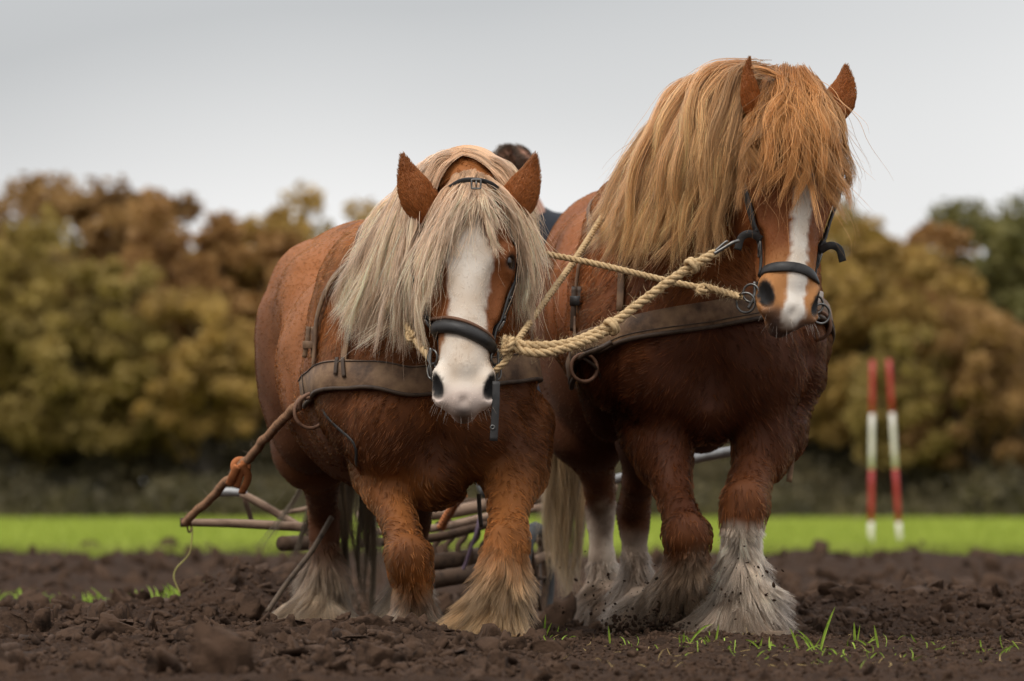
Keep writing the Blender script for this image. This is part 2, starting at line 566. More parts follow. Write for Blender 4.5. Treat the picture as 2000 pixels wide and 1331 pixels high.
def build_right():
    H = Horse()
    org = P(1385, 980, 19.80)
    back = norm(P(1262, 980, 22.0) * [1, 1, 0] - org * [1, 1, 0])
    sc = 1.135
    B = Body((0.0, 18.45, -0.06), (1.40, 22.95, 2.14), 0.0115)
    H.B, H.back = B, back
    H.T = trunk_shape(B, org, back, sc, .13)
    B.chain([(H.T(0, .52, 1.14), .37), (H.T(.02, .22, 1.28), .30), (H.T(.13, -.02, 1.47), .225), (P(1535, 232, 19.46), .145)], .12)
    o = P(1549, 182, 19.36)
    H.fr = frame(o, P(1534, 655, 19.02) - o, (0.30, -1, -0.1))
    ears = [(P(1482, 232, 19.20), P(1454, 190, 19.18), P(1464, 113, 19.20), .046, np.array((1.0, -.55, .1))),
            (P(1618, 228, 19.36), P(1650, 190, 19.38), P(1652, 127, 19.40), .050, np.array((-.45, -1, .1)))]
    H.ears = ears
    H.Q = head_shape(B, H.fr, 1.10, ears)
    H.hs = 1.10
    px = lambda a, b, c, r: (P(a, b, c), PX(r, c))
    H.legs = []
    def leg(pts, k=.03):
        q = [px(p[0], p[1], p[2], p[3] * (1.0, 1.08, .74, .78, .78, .84, .86, .88)[j]) for j, p in enumerate(pts)]
        B.chain(q, k)
        H.legs.append(q)
    leg([(1270, 740, 20.10, 96), (1285, 840, 19.98, 68), (1312, 950, 19.75, 44), (1340, 1045, 19.50, 50), (1342, 1078, 19.54, 46), (1332, 1105, 19.72, 33), (1312, 1150, 19.98, 31), (1300, 1178, 20.02, 38)])
    leg([(1505, 740, 20.10, 96), (1500, 840, 19.98, 66), (1474, 925, 19.78, 47), (1455, 985, 19.66, 51), (1450, 1015, 19.65, 47), (1446, 1080, 19.70, 34), (1440, 1165, 19.72, 35), (1436, 1200, 19.64, 42)])
    leg([(1150, 720, 22.0, 95), (1150, 840, 21.95, 75), (1165, 925, 22.15, 45), (1172, 990, 22.38, 40), (1172, 1020, 22.38, 36), (1175, 1090, 22.38, 29), (1188, 1150, 22.40, 31), (1196, 1175, 22.30, 37)])
    leg([(1290, 720, 21.8, 92), (1275, 850, 21.6, 70), (1250, 940, 21.7, 44), (1238, 1000, 21.95, 40), (1236, 1030, 21.96, 36), (1240, 1090, 21.98, 28), (1250, 1160, 22.0, 31), (1252, 1182, 21.9, 37)])
    for q in (H.legs[0], H.legs[1]):
        B.ell(q[3][0] + np.array([0, -.035, 0.0]), (.054, .036, .07), None, .04)
    B.ell(P(1288, 860, 19.86), (.074, .085, .15), None, .05)
    B.ell(P(1503, 845, 19.86), (.072, .085, .15), None, .05)
    return H

HL, HR = build_left(), build_right()
# ----------------------------------------------------------------- coat colours (pigment, mud, wetness and painted trunk shade)
def lerp(a, b, t):
    t = np.asarray(t)[..., None]
    return np.asarray(a) * (1 - t) + np.asarray(b) * t

def head_local(H, p):
    o, l, f, s = H.fr
    q = (p - o) / H.hs
    return q @ l, q @ f, q @ s

def leg_mask(H, p):
    """index of the nearest leg and the distance to it"""
    best, idx = np.full(len(p), 9.0), np.zeros(len(p), int)
    for i, q in enumerate(H.legs):
        for (a, _), (b, _) in zip(q[1:-1], q[2:]):
            ab = b - a
            t = np.clip(((p - a) @ ab) / (ab @ ab), 0, 1)
            d = np.linalg.norm(p - a - t[:, None] * ab, axis=1)
            m = d < best
            best[m], idx[m] = d[m], i
    return idx, best

def coat_colour(H, p):
    C = H.pal
    n1 = fbm(p * 3.0, 3, 3)
    n2 = fbm(p * 11.0, 3, 9)
    z = p[:, 2] / H.tall
    col = lerp(C['dry'], C['dark'], smooth(.72, .40, z + .14 * n1 + .07 * n2 + H.wet(p)))  # wetness, with shade of chest and lower trunk painted into the dark tone
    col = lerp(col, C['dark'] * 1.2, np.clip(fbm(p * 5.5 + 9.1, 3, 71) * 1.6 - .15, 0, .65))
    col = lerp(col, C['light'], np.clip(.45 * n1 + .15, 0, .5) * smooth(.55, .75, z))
    bk = (p - H.T(0, 0, 0)) @ H.back / H.tall * 1.52
    col = lerp(col, C['rump'], smooth(1.35, 1.75, bk + .12 * n1) * smooth(1.02, .55, z + .1 * n2) * .8)
    idx, ld = leg_mask(H, p)
    on = smooth(.22, .10, ld) * smooth(.74, .40, p[:, 2] + .08 * n1)
    col = lerp(col, C['fore'], on * smooth(-.5, .4, n1 + H.gold[idx]))
    for i in range(4):
        z0, w, c0, c1 = H.sock[i]
        m = (idx == i) & (ld < .2)
        t = smooth(z0 + w, z0 - w, p[:, 2] + .03 * n2) * m
        mud = smooth(.0, .5, n1 + .5 * n2 + .35 * smooth(.25, .03, p[:, 2]))
        col = lerp(col, lerp(c0, c1, mud * .8), t)
    a, b, c = head_local(H, p)
    inhead = (b > -.28) & (c > .02) & (np.abs(a) < .21) & (c < .95) & (p[:, 1] < H.head_y + .25 * c)
    h = np.where(inhead, 1.0, 0.0)
    hc = lerp(C['face'], C['muzzle'], smooth(.52, .66, c + .03 * n2))
    hc = lerp(hc, C['face'] * .62, np.clip(n2, 0, .5))
    lo = np.interp(c, H.blaze[:, 0], H.blaze[:, 1])
    hi = np.interp(c, H.blaze[:, 0], H.blaze[:, 2])
    e = .012 * n2 + .008 * vnoise(p * 60, 4)
    bl = smooth(lo - .007, lo + .007, a + e) * smooth(hi + .007, hi - .007, a + e) * smooth(-.03, .03, b)
    hc = lerp(hc, lerp(C['white'], C['white'] * [.74, .62, .50], np.clip(n2 + .25 + .5 * fbm(p * 15., 2, 91), 0, 1) * .75), bl)
    if H.pink:
        hc = lerp(hc, np.array([.70, .54, .46]) + .12 * n2[:, None], smooth(.70, .76, c + .01 * n2) * .75)
        hc = lerp(hc, [.045, .035, .032], smooth(.775, .80, c) * smooth(.05, .0, np.abs(a)) * .7)
    else:
        hc = lerp(hc, np.array([.13, .085, .07]), smooth(.735, .80, c + .02 * n2) * (1 - bl * .8))
    for g in (-1, 1):
        u1, u2 = (a - g * .094) * .9 + g * (c - .710) * .45, (c - .710) * .9 - g * (a - g * .094) * .45
        r = np.sqrt((u1 / .030) ** 2 + ((b - .05) / .055) ** 2 + (u2 / .062) ** 2)  # distance haze painted in: leaf tones lightened and partly greyed
        hc = lerp(hc, [.014, .012, .011], smooth(1.02, .74, r))
        re = np.sqrt(((a - g * .135) / .030) ** 2 + ((b - .05) / .035) ** 2 + ((c - .300) / .028) ** 2)
        hc = lerp(hc, [.030, .016, .010], smooth(1.25, .8, re))
    col = lerp(col, hc, h)
    return np.clip(col, .004, .95), idx, ld, h > .5

def flow_dir(H, p, nrm, legd, head):
    """lie of the coat"""
    D = H.back * .75 + np.array([0, 0, -.75])
    D = np.repeat(D[None], len(p), 0)
    front = smooth(.25, -.05, (p - H.T(0, .1, 0)) @ H.back)
    lat = np.array([H.back[1], -H.back[0], 0])
    la = (p - H.T(0, 0, 0)) @ lat
    D = lerp(D, np.array([0, 0, -1.0]) + np.sign(la)[:, None] * lat * .9, front * .8)
    lg = smooth(.22, .12, legd) * smooth(.65, .5, p[:, 2])
    D = lerp(D, np.array([0, 0, -1.0]), lg)
    D[head] = H.fr[3] + H.fr[2] * -.15
    D = D + np.where(head, .35, .75)[:, None] * vnoise3(p * 5.0, 5) + .42 * vnoise3(p * 17.0, 8)
    D = D - (D * nrm).sum(1, keepdims=True) * nrm
    return norm(D)

def sample_surface(v, f, n, wfun):
    tri = np.vstack([f[:, [0, 1, 2]], f[:, [0, 2, 3]]])
    a, b, c = v[tri[:, 0]], v[tri[:, 1]], v[tri[:, 2]]
    cr = np.cross(b - a, c - a)
    ar = np.linalg.norm(cr, axis=1)
    w = ar * wfun((a + b + c) / 3, cr / np.maximum(ar, 1e-12)[:, None])
    k = RNG.choice(len(tri), n, p=w / w.sum())
    u, t = RNG.random(n), RNG.random(n)
    fl = u + t > 1
    u[fl], t[fl] = 1 - u[fl], 1 - t[fl]
    return a[k] + u[:, None] * (b[k] - a[k]) + t[:, None] * (c[k] - a[k])

def clump(root, tips, cell, amt, seed=0):
    """pull tips towards the mean tip of their cell"""
    q = root / cell + .35 * vnoise3(root / cell * 1.3, seed)
    key = np.floor(q).astype(np.int64)
    key = key[:, 0] * 73856093 ^ key[:, 1] * 19349663 ^ key[:, 2] * 83492791
    _, inv = np.unique(key, return_inverse=True)
    cnt = np.bincount(inv)
    mean = np.stack([np.bincount(inv, tips[:, k]) / cnt for k in range(3)], 1)[inv]
    return tips + (mean - tips) * amt[:, None], inv

def coat(H, v, f, n, root):
    view = np.array([0, -1.0, 0.05])
    def w(c, nn):
        fc = nn @ view
        a, b, cc = head_local(H, c)
        hd = (b > -.2) & (cc > 0) & (np.abs(a) < .2) & (c[:, 1] < H.head_y + .25 * cc)
        return np.where(fc > -.15, 1.0, .22) * np.where(hd, 2.2, 1.0) * np.where(c[:, 1] > 20.9, .75, 1.0)
    p = sample_surface(v, f, n, w)
    nrm = H.B.grad(p)
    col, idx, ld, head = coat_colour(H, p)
    D = flow_dir(H, p, nrm, ld, head)
    z = p[:, 2]
    L = .011 + .026 * smooth(.25, -.15, (p - H.T(0, .3, 0)) @ H.back) 
    L = L * (1 - .12 * smooth(.2, .12, ld) * smooth(.75, .5, z))
    L = np.where(head, .010, L)
    a, b, c = head_local(H, p)
    L = np.where(head & (c > .66), .004, L)
    L = np.where(head & (c > .25) & (b > -.02), L * .85, L)
    L = L * RNG.uniform(.65, 1.25, n)
    front_ = smooth(.35, -.05, (p - H.T(0, .1, 0)) @ H.back)
    lift = np.where(head, .10, .10 + .13 * front_) + (.08 + .09 * front_) * np.clip(vnoise(p * 22, 77), -.5, 1)
    tip = p + (D + nrm * lift[:, None]) * L[:, None]
    wetm = smooth(.62, .45, z / H.tall)
    tip, inv = clump(p, tip, .019, np.where(head, .12, .35 + .45 * wetm), 3)
    mid = (p + tip) * .5 + nrm * (L * .15)[:, None] + vnoise3(p * 26.0, 18) * (L * .16)[:, None]
    pts = np.stack([p - nrm * .002, mid, tip], 1)
    jit = RNG.uniform(.50, 1.45, n) * (1 + .18 * vnoise(p * 30, 6))
    jit = np.where(head, .6 + .4 * jit, 1 + (jit - 1) * (.6 + .4 * front_))
    cell = _hash(inv, inv * 7, inv * 13, 5) * 1.05 + .45
    cell = np.where(head, .75 + .25 * cell, 1 + (cell - 1) * (.6 + .4 * front_))
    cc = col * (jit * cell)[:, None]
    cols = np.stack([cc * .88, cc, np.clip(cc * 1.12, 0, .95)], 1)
    rad = np.stack([np.full(n, .00085), np.full(n, .0007), np.full(n, .0002)], 1)
    rad = rad * np.where(head, .6, 1.0)[:, None]
    return curves_obj('coat', pts, rad, np.clip(cols, .003, .95), M['coat'], root)

def feather(H, v, f, i, n, root):
    """long hair of one lower leg"""
    z0, Lmax, bias, n_back = H.feath[i]
    def w(c, nn):
        idx, ld = leg_mask(H, c)
        return ((idx == i) & (ld < .16) & (c[:, 2] < z0)) * (.3 + smooth(z0, z0 * .35, c[:, 2])) * (1 + n_back * np.clip(nn[:, 1], -.5, 1))
    p = sample_surface(v, f[(v[f[:, 0], 2] < z0 + .02) & (np.linalg.norm(v[f[:, 0], :2] - H.legs[i][5][0][:2], axis=1) < .42)], n, w)
    nrm = H.B.grad(p)
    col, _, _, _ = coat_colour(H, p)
    t = smooth(z0, z0 * .45, p[:, 2])
    L = (.035 + (Lmax - .035) * t) * RNG.uniform(.55, 1.1, n)
    m = 6
    D = norm(nrm * [1, 1, .2])
    pts = [p - nrm * .002]
    dirn = norm(D * (.52 + .34 * t)[:, None] + np.array([0, 0, -1.0]) + np.asarray(bias) * t[:, None] + .42 * vnoise3(p * 12, 40 + i))
    grav = np.array([0, 0, -1.0])
    for k in range(1, m):
        dirn = norm(dirn + grav * .10 + D * .10 + .20 * vnoise3(pts[-1] * 22, 60 + i) + .16 * vnoise3(pts[-1] * 55, 80 + i))
        pts.append(pts[-1] + dirn * (L / (m - 1))[:, None])
    pts = np.stack(pts, 1)
    tip, inv = clump(p, pts[:, -1], .026, np.full(n, 1.0), 9)
    pull = (tip - pts[:, -1]) * .36
    s = (np.linspace(0, 1, m) ** 1.4)[None, :, None]
    pts = pts + pull[:, None, :] * s
    gz = -.035 + .06 * RNG.random((n, 1)) ** 2
    low = pts[..., 2] < gz
    out = np.where(low, (gz - pts[..., 2]), 0)
    pts[..., 0] += out * D[:, None, 0] * .15
    pts[..., 1] += out * D[:, None, 1] * .15
    pts[..., 2] = np.where(low, gz, pts[..., 2])
    jit = RNG.uniform(.5, 1.4, n) * (.55 + .8 * _hash(inv, inv * 3, inv * 5, 8))
    c0, c1 = H.sock[i][2], H.sock[i][3]
    tipc = lerp(c0, c1, smooth(.1, .6, fbm(p * 9, 2, 31 + i) + .35))
    tipc = lerp(tipc, MUD * 1.3, (_hash(inv, inv * 11, inv * 17, 4) < .30) * .8)
    tt = np.linspace(0, 1, m)[None, :, None]
    cols = (col[:, None, :] * (1 - tt * .75 * t[:, None, None]) + tipc[:, None, :] * tt * .75 * t[:, None, None]) * jit[:, None, None]
    rad = np.linspace(1, .15, m)[None] * np.full((n, 1), .0009)
    return curves_obj('feather', pts, rad, np.clip(cols, .003, .92), M['mane'], root)

def sheet(H, name, guides, n, nc, thick, c_root, c_tip, root, m=14, wave=.012, wfreq=2.5, conv=.75, lenv=(.55, 1.08), seed=1, off=.012, push=True, rad=.0008, spread=.35, fly=.03):
    """hair that hangs along guides; guides (list of polylines in px, py, d)"""
    rg = np.random.default_rng(seed)
    G = np.stack([spline([P(*q) for q in g], m) for g in guides])     # (k,m,3)
    k = len(G)
    def at(u):
        x = np.clip(u, 0, 1) * (k - 1)
        i = np.minimum(x.astype(int), k - 2)
        w = (x - i)[:, None, None]
        return G[i] * (1 - w) + G[i + 1] * w
    uc = (np.arange(nc) + rg.uniform(-.8, .8, nc)) / max(nc - 1, 1)
    lay = rg.random(nc)
    cl = rg.integers(0, nc, n)
    u = uc[cl] + rg.normal(0, spread / nc, n)
    base = at(uc)[cl]
    own = at(u)
    t = np.linspace(0, 1, m)
    cv = (conv * t ** .8)[None, :, None]
    pts = own * (1 - cv) + base * cv
    # thickness of the lock and of the whole head of hair
    o1 = rg.normal(0, 1, (nc, 3)) * thick
    o2 = rg.normal(0, 1, (n, 3)) * thick * .35
    env = np.sin(np.pi * np.clip(t * .8 + .12, 0, 1))[None, :, None]
    pts = pts + o1[cl][:, None, :] * env + o2[:, None, :] * (1 - .55 * t)[None, :, None]
    # waves
    ph, fq = rg.random(nc) * 6.28, wfreq * rg.uniform(.6, 1.5, nc)
    am = wave * rg.uniform(.4, 1.6, nc)
    dv = norm(rg.normal(0, 1, (nc, 3)) * [1, .6, .4])
    ang = ph[cl][:, None] + fq[cl][:, None] * 6.28 * t[None] + rg.normal(0, .35, n)[:, None]
    pts = pts + (np.sin(ang) * (am[cl][:, None] * t[None]))[..., None] * dv[cl][:, None, :]
    ang2 = rg.random(n)[:, None] * 6.28 + 7 * t[None] * rg.uniform(.6, 1.6, n)[:, None] * 2
    pts = pts + (np.sin(ang2) * (.007 * t[None]))[..., None] * norm(rg.normal(0, 1, (n, 3)))[:, None, :]
    # stray hairs
    st = rg.random(n) < .10
    pts = pts + (st[:, None] * t[None] ** 1.5)[..., None] * (rg.normal(0, 1, (n, 3)) * fly)[:, None, :]
    # lengths
    lf = rg.uniform(lenv[0], lenv[1], nc)[cl] * rg.uniform(.8, 1.05, n)
    x = t[None] * lf[:, None] * (m - 1)
    i = np.clip(x.astype(int), 0, m - 2)
    w = (x - i)[..., None]
    r = np.arange(n)[:, None]
    pts = pts[r, i] * (1 - w) + pts[r, i + 1] * w
    if push:
        full, H.B.f = H.B.f, H.B.bald
        sh = pts.shape
        pp = H.B.push(pts.reshape(-1, 3), off, 4).reshape(sh)
        ofs = off * .4 + (lay[cl] * thick * .8)[:, None]
        pts = H.B.push(pp.reshape(-1, 3), np.repeat(ofs, m, 1).ravel() + .004, 3).reshape(sh)
        H.B.f = full
    jit = rg.uniform(.55, 1.4, n) * (.55 + .75 * rg.random(nc))[cl]
    tt = np.clip(t[None] * rg.uniform(.7, 1.3, n)[:, None], 0, 1)
    cols = lerp(np.broadcast_to(c_root, (n, m, 3)), np.broadcast_to(c_tip, (n, m, 3)), tt) * jit[:, None, None]
    rd = np.interp(t, [0, .1, .7, 1], [.8, 1, .8, .2])[None] * rad * rg.uniform(.7, 1.3, n)[:, None]
    return curves_obj(name, pts, rd, np.clip(cols, .003, .92), M['mane'], root)

A3 = lambda *c: np.array(c, float)
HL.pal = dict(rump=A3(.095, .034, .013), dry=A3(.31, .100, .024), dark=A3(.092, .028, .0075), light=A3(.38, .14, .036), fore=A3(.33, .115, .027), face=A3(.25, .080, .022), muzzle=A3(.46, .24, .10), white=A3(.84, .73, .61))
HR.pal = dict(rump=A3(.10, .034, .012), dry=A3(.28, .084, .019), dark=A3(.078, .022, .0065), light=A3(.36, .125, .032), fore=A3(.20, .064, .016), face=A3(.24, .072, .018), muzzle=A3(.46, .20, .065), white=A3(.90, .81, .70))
HL.tall, HR.tall = 1.52, 1.72
HL.pink, HR.pink = True, False
HL.head_y, HR.head_y = 19.05, 19.40
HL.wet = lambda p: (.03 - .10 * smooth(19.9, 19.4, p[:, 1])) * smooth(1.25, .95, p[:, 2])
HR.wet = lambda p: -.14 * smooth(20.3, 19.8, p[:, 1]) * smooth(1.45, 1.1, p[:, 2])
HL.gold, HR.gold = np.array([.1, .6, -.2, -.6]), np.array([.0, .2, -.3, -.5])
CREAM, TAN, MUD = A3(.60, .45, .30), A3(.30, .165, .075), A3(.10, .062, .038)
HL.sock = [(.135, .04, CREAM, TAN), (.26, .07, A3(.54, .36, .19), A3(.32, .18, .08)), (.22, .08, CREAM, A3(.24, .15, .085)), (.2, .06, CREAM, MUD)]
HR.sock = [(.27, .05, A3(.34, .22, .13), A3(.14, .085, .05)), (.385, .03, A3(.70, .57, .44), A3(.36, .24, .155)), (.46, .03, A3(.60, .48, .37), A3(.18, .115, .075)), (.34, .05, A3(.30, .22, .16), MUD)]
HL.blaze = np.array([(.08, .05, -.05), (.13, -.02, .02), (.19, -.05, .055), (.27, -.062, .08), (.32, -.06, .088), (.40, -.05, .07), (.49, -.05, .065), (.56, -.062, .072), (.62, -.075, .085), (.66, -.2, .2), (.9, -.2, .2)])
HR.blaze = np.array([(.08, .05, -.05), (.14, -.012, .012), (.28, -.022, .026), (.42, -.030, .036), (.55, -.024, .030), (.66, -.024, .030), (.74, -.030, .034), (.77, -.04, .04), (.82, -.01, .01), (.9, 0, 0)])
HL.feath = [(.20, .14, (-.1, .1, 0), .3), (.34, .25, (-.55, .1, 0), .2), (.32, .22, (-.2, 0, 0), .2), (.26, .16, (0, 0, 0), .2)]
HR.feath = [(.30, .22, (-.5, .2, 0), .5), (.38, .23, (-.12, 0, 0), .2), (.24, .13, (0, 0, 0), .3), (.28, .15, (0, 0, 0), .2)]

def ear(H, root, spec):
    """a cupped leaf along base -> mid -> tip, its back towards the viewer, with short fur and a fringed rim"""
    b0, b1, b2, w, flat = spec
    nt, nk = 22, 14
    V, t_ = [], np.linspace(0, 1, nt)
    for t in t_:
        c = (1 - t) ** 2 * b0 + 2 * t * (1 - t) * b1 + t * t * b2
        tan = norm(2 * (1 - t) * (b1 - b0) + 2 * t * (b2 - b1))
        n_ = norm(flat - (flat @ tan) * tan)
        u_ = np.cross(n_, tan)
        ww = w * (.70 + .55 * math.sin(math.pi * min(t * .9 + .10, 1))) * max(1 - t ** 1.9, 0) ** .72 + .003
        for k in range(nk):
            a = 2 * math.pi * k / nk
            x, y = math.cos(a), math.sin(a)
            y = y * .34 + (.42 * (1 - x * x) if y > 0 else .30 * (1 - x * x)) - .12     # crescent: both faces bow outwards
            V.append(c + u_ * ww * x + n_ * ww * y)
    F = [[i * nk + k, i * nk + (k + 1) % nk, (i + 1) * nk + (k + 1) % nk, (i + 1) * nk + k] for i in range(nt - 1) for k in range(nk)]
    F.append([(nt - 1) * nk + k for k in range(nk)])
    V = np.array(V)
    tt = np.repeat(t_, nk)
    base = H.pal['face'] * 1.15
    col = lerp(base, base * .45, np.clip(smooth(.55, 1.0, tt) * .6 + .2 * vnoise(V * 40, 3), 0, 1))
    o = mesh_obj('ear', V, F, M['skin'], root, True, col * .8)
    # fur
    n = 5000
    f4 = np.array([q for q in F if len(q) == 4])
    p = sample_surface(V, f4, n, lambda c_, nn: np.ones(len(c_)))
    ax = norm(b2 - b0)
    ctr = b0 + np.outer(np.clip((p - b0) @ ax, 0, None), ax)
    nr = norm(p - ctr)
    tl = np.clip((p - b0) @ ax / np.linalg.norm(b2 - b0), 0, 1)
    L = (.010 + .012 * smooth(.35, 0, tl)) * RNG.uniform(.6, 1.2, n)
    D = norm(ax + nr * .22 + .25 * vnoise3(p * 40, 5))
    pts = np.stack([p, p + D * (L * .5)[:, None] + nr * (L * .08)[:, None], p + D * L[:, None]], 1)
    cc = lerp(np.broadcast_to(base, (n, 3)), np.broadcast_to(base * .45, (n, 3)), smooth(.6, 1.0, tl) * .6) * RNG.uniform(.6, 1.4, n)[:, None]
    curves_obj('ear_fur', pts, np.broadcast_to([.0007, .0006, .0002], (n, 3)), np.repeat(cc[:, None], 3, 1), M['coat'], o)

def finish_horse(H, root, ncoat):
    v, f = H.B.mesh()
    g = H.B.grad(v)                                   # uneven flesh: muscle, folds and ribs under the skin
    a_, b_, c_ = head_local(H, v)
    hd_ = (b_ > -.28) & (c_ > -.15) & (np.abs(a_) < .24) & (v[:, 1] < H.head_y + .1)
    q = np.stack([v @ np.array([H.back[1], -H.back[0], 0]), v @ H.back * .6, v[:, 2] * .8], 1)
    amp = .010 * fbm(q * 7.0, 2, 211) - .008 * np.clip(1 - 3.5 * np.abs(vnoise(q * 4.2 + 3.3, 223)), 0, 1)
    v = v + g * (amp * np.where(hd_, .22, 1.0) * smooth(.12, .4, v[:, 2]))[:, None]
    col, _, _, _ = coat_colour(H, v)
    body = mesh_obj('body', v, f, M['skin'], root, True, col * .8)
    coat(H, v, f, ncoat, root)
    for spec in H.ears:
        ear(H, root, spec)
    for i, n in enumerate((12000, 26000, 16000, 6000) if H is HL else (19000, 26000, 11000, 6000)):
        feather(H, v, f, i, n, root)
    return body

horse_a = thing('draft_horse', 'shorter chestnut draft horse with blond mane and broad white blaze, head lowered', 'horse', H_a := tuple(HL.T(0, .9, 0)), 'draft horses pulling side by side')
horse_b = thing('draft_horse', 'taller chestnut draft horse with long ginger mane and narrow white blaze', 'horse', tuple(HR.T(0, .9, 0)), 'draft horses pulling side by side')
FUR = float(1.0)
finish_horse(HL, horse_a, int(210000 * FUR))
finish_horse(HR, horse_b, int(230000 * FUR))

BL0, BL1 = A3(.52, .295, .155), A3(.95, .69, .47)
sheet(HL, 'mane', [
    [(905, 318, 19.0), (856, 330, 18.94), (822, 420, 18.93), (812, 520, 18.90), (820, 640, 18.92)],
    [(900, 308, 19.08), (826, 345, 19.02), (792, 450, 18.98), (772, 550, 18.98), (748, 650, 19.02)],
    [(858, 318, 19.2), (803, 365, 19.12), (760, 455, 19.08), (730, 550, 19.12), (690, 640, 19.2)],
    [(846, 335, 19.35), (790, 390, 19.22), (742, 460, 19.2), (708, 530, 19.25), (668, 600, 19.3)],
    [(838, 370, 19.6), (785, 415, 19.42), (738, 462, 19.38), (705, 510, 19.4), (680, 555, 19.45)]],
    22000, 170, .019, BL0, BL1, horse_a, seed=3, wave=.042, wfreq=1.2, off=.02)
sheet(HL, 'mane', [
    [(905, 310, 19.06), (968, 320, 19.02), (1004, 390, 19.05), (1035, 440, 19.08), (1056, 490, 19.1)],
    [(908, 318, 19.0), (980, 345, 18.96), (1010, 430, 18.96), (1024, 520, 18.95), (1034, 640, 18.95)]],
    6000, 50, .018, BL0, BL1, horse_a, seed=4, wave=.03, wfreq=1.6, off=.02)
sheet(HL, 'forelock', [
    [(895, 352, 18.93), (862, 385, 18.86), (838, 460, 18.83), (818, 550, 18.83), (826, 660, 18.83)],
    [(905, 348, 18.92), (876, 400, 18.82), (852, 470, 18.78), (832, 550, 18.78), (822, 620, 18.80)],
    [(915, 346, 18.92), (893, 400, 18.80), (868, 460, 18.76), (846, 520, 18.75), (832, 580, 18.76)],
    [(924, 346, 18.92), (910, 400, 18.80), (890, 440, 18.76), (870, 485, 18.75), (856, 530, 18.75)],
    [(932, 346, 18.92), (928, 395, 18.80), (918, 425, 18.77), (906, 455, 18.76), (892, 490, 18.75)]],
    6800, 50, .011, BL0 * .85, BL1 * .92, horse_a, seed=5, wave=.018, wfreq=1.4, off=.010, lenv=(.5, 1.1), fly=.06, conv=.92, spread=.55)
sheet(HL, 'forelock', [
    [(934, 346, 18.92), (940, 395, 18.80), (946, 425, 18.78), (954, 455, 18.77), (966, 490, 18.77)],
    [(940, 347, 18.92), (954, 398, 18.80), (968, 430, 18.78), (980, 460, 18.78), (992, 492, 18.78)]],
    1500, 12, .010, BL0 * .85, BL1 * .92, horse_a, seed=15, wave=.016, wfreq=1.4, off=.010, lenv=(.5, 1.1), fly=.06, conv=.92, spread=.55)
sheet(HL, 'forelock', [
    [(948, 350, 18.92), (988, 390, 18.86), (1016, 445, 18.86), (1026, 510, 18.87), (1032, 570, 18.88)],
    [(955, 354, 18.93), (997, 388, 18.89), (1030, 445, 18.90), (1038, 530, 18.90), (1044, 640, 18.92)]],
    2400, 20, .011, BL0 * .85, BL1 * .92, horse_a, seed=16, wave=.020, wfreq=1.4, off=.010, lenv=(.5, 1.1), fly=.06, conv=.92, spread=.55)
GI0, GI1 = A3(.28, .095, .024), A3(.58, .26, .080)
sheet(HR, 'mane', [
    [(1505, 148, 19.40), (1452, 165, 19.26), (1425, 270, 19.18), (1412, 380, 19.18), (1402, 480, 19.2)],
    [(1480, 142, 19.5), (1408, 165, 19.33), (1370, 270, 19.24), (1348, 380, 19.24), (1330, 485, 19.28)],
    [(1450, 146, 19.6), (1372, 185, 19.42), (1322, 285, 19.34), (1288, 390, 19.36), (1262, 480, 19.38)],
    [(1410, 165, 19.75), (1338, 220, 19.55), (1288, 305, 19.45), (1244, 400, 19.45), (1205, 500, 19.5)],
    [(1370, 205, 19.95), (1302, 262, 19.72), (1256, 325, 19.62), (1215, 395, 19.62), (1175, 470, 19.66)],
    [(1335, 255, 20.1), (1276, 300, 19.92), (1230, 335, 19.82), (1195, 375, 19.78), (1160, 420, 19.78)]],
    34000, 210, .030, GI0, A3(.82, .48, .21), horse_b, seed=6, wave=.026, wfreq=2.2, off=.022)
sheet(HR, 'forelock', [
    [(1508, 152, 19.30), (1478, 235, 19.14), (1454, 315, 19.06), (1430, 385, 19.04)],
    [(1522, 146, 19.28), (1502, 245, 19.06), (1488, 310, 19.00), (1474, 375, 18.98)],
    [(1538, 142, 19.28), (1532, 245, 19.02), (1526, 300, 18.98), (1514, 355, 18.96)],
    [(1553, 142, 19.28), (1566, 245, 19.02), (1576, 315, 18.98), (1586, 395, 18.96)],
    [(1568, 146, 19.30), (1602, 235, 19.08), (1622, 325, 19.03), (1640, 405, 19.02)],
    [(1584, 152, 19.32), (1630, 225, 19.18), (1655, 310, 19.14), (1672, 395, 19.13)]],
    12500, 84, .024, GI0 * .9, GI1, horse_b, seed=7, wave=.036, wfreq=2.0, off=.014, conv=.9, spread=.55, fly=.07, lenv=(.42, 1.08))
sheet(HR, 'forelock', [
    [(1560, 190, 19.2), (1525, 150, 19.2), (1470, 128, 19.2), (1428, 128, 19.2), (1418, 95, 19.2)],
    [(1562, 192, 19.2), (1528, 156, 19.19), (1472, 138, 19.18), (1432, 132, 19.19), (1414, 118, 19.2)]],
    160, 4, .004, GI0, GI1, horse_b, seed=8, wave=.008, push=False, conv=.9, fly=.05)
sheet(HR, 'tail', [
    [(1225, 600, 22.35), (1140, 720, 22.50), (1085, 840, 22.52), (1068, 980, 22.5), (1080, 1110, 22.45)],
    [(1230, 600, 22.40), (1160, 720, 22.58), (1110, 840, 22.6), (1095, 980, 22.56), (1100, 1130, 22.5)],
    [(1235, 600, 22.35), (1175, 720, 22.50), (1138, 840, 22.52), (1128, 980, 22.5), (1125, 1100, 22.45)]],
    6000, 50, .03, A3(.20, .10, .04), A3(.36, .24, .12), horse_b, seed=9, wave=.02, push=False)
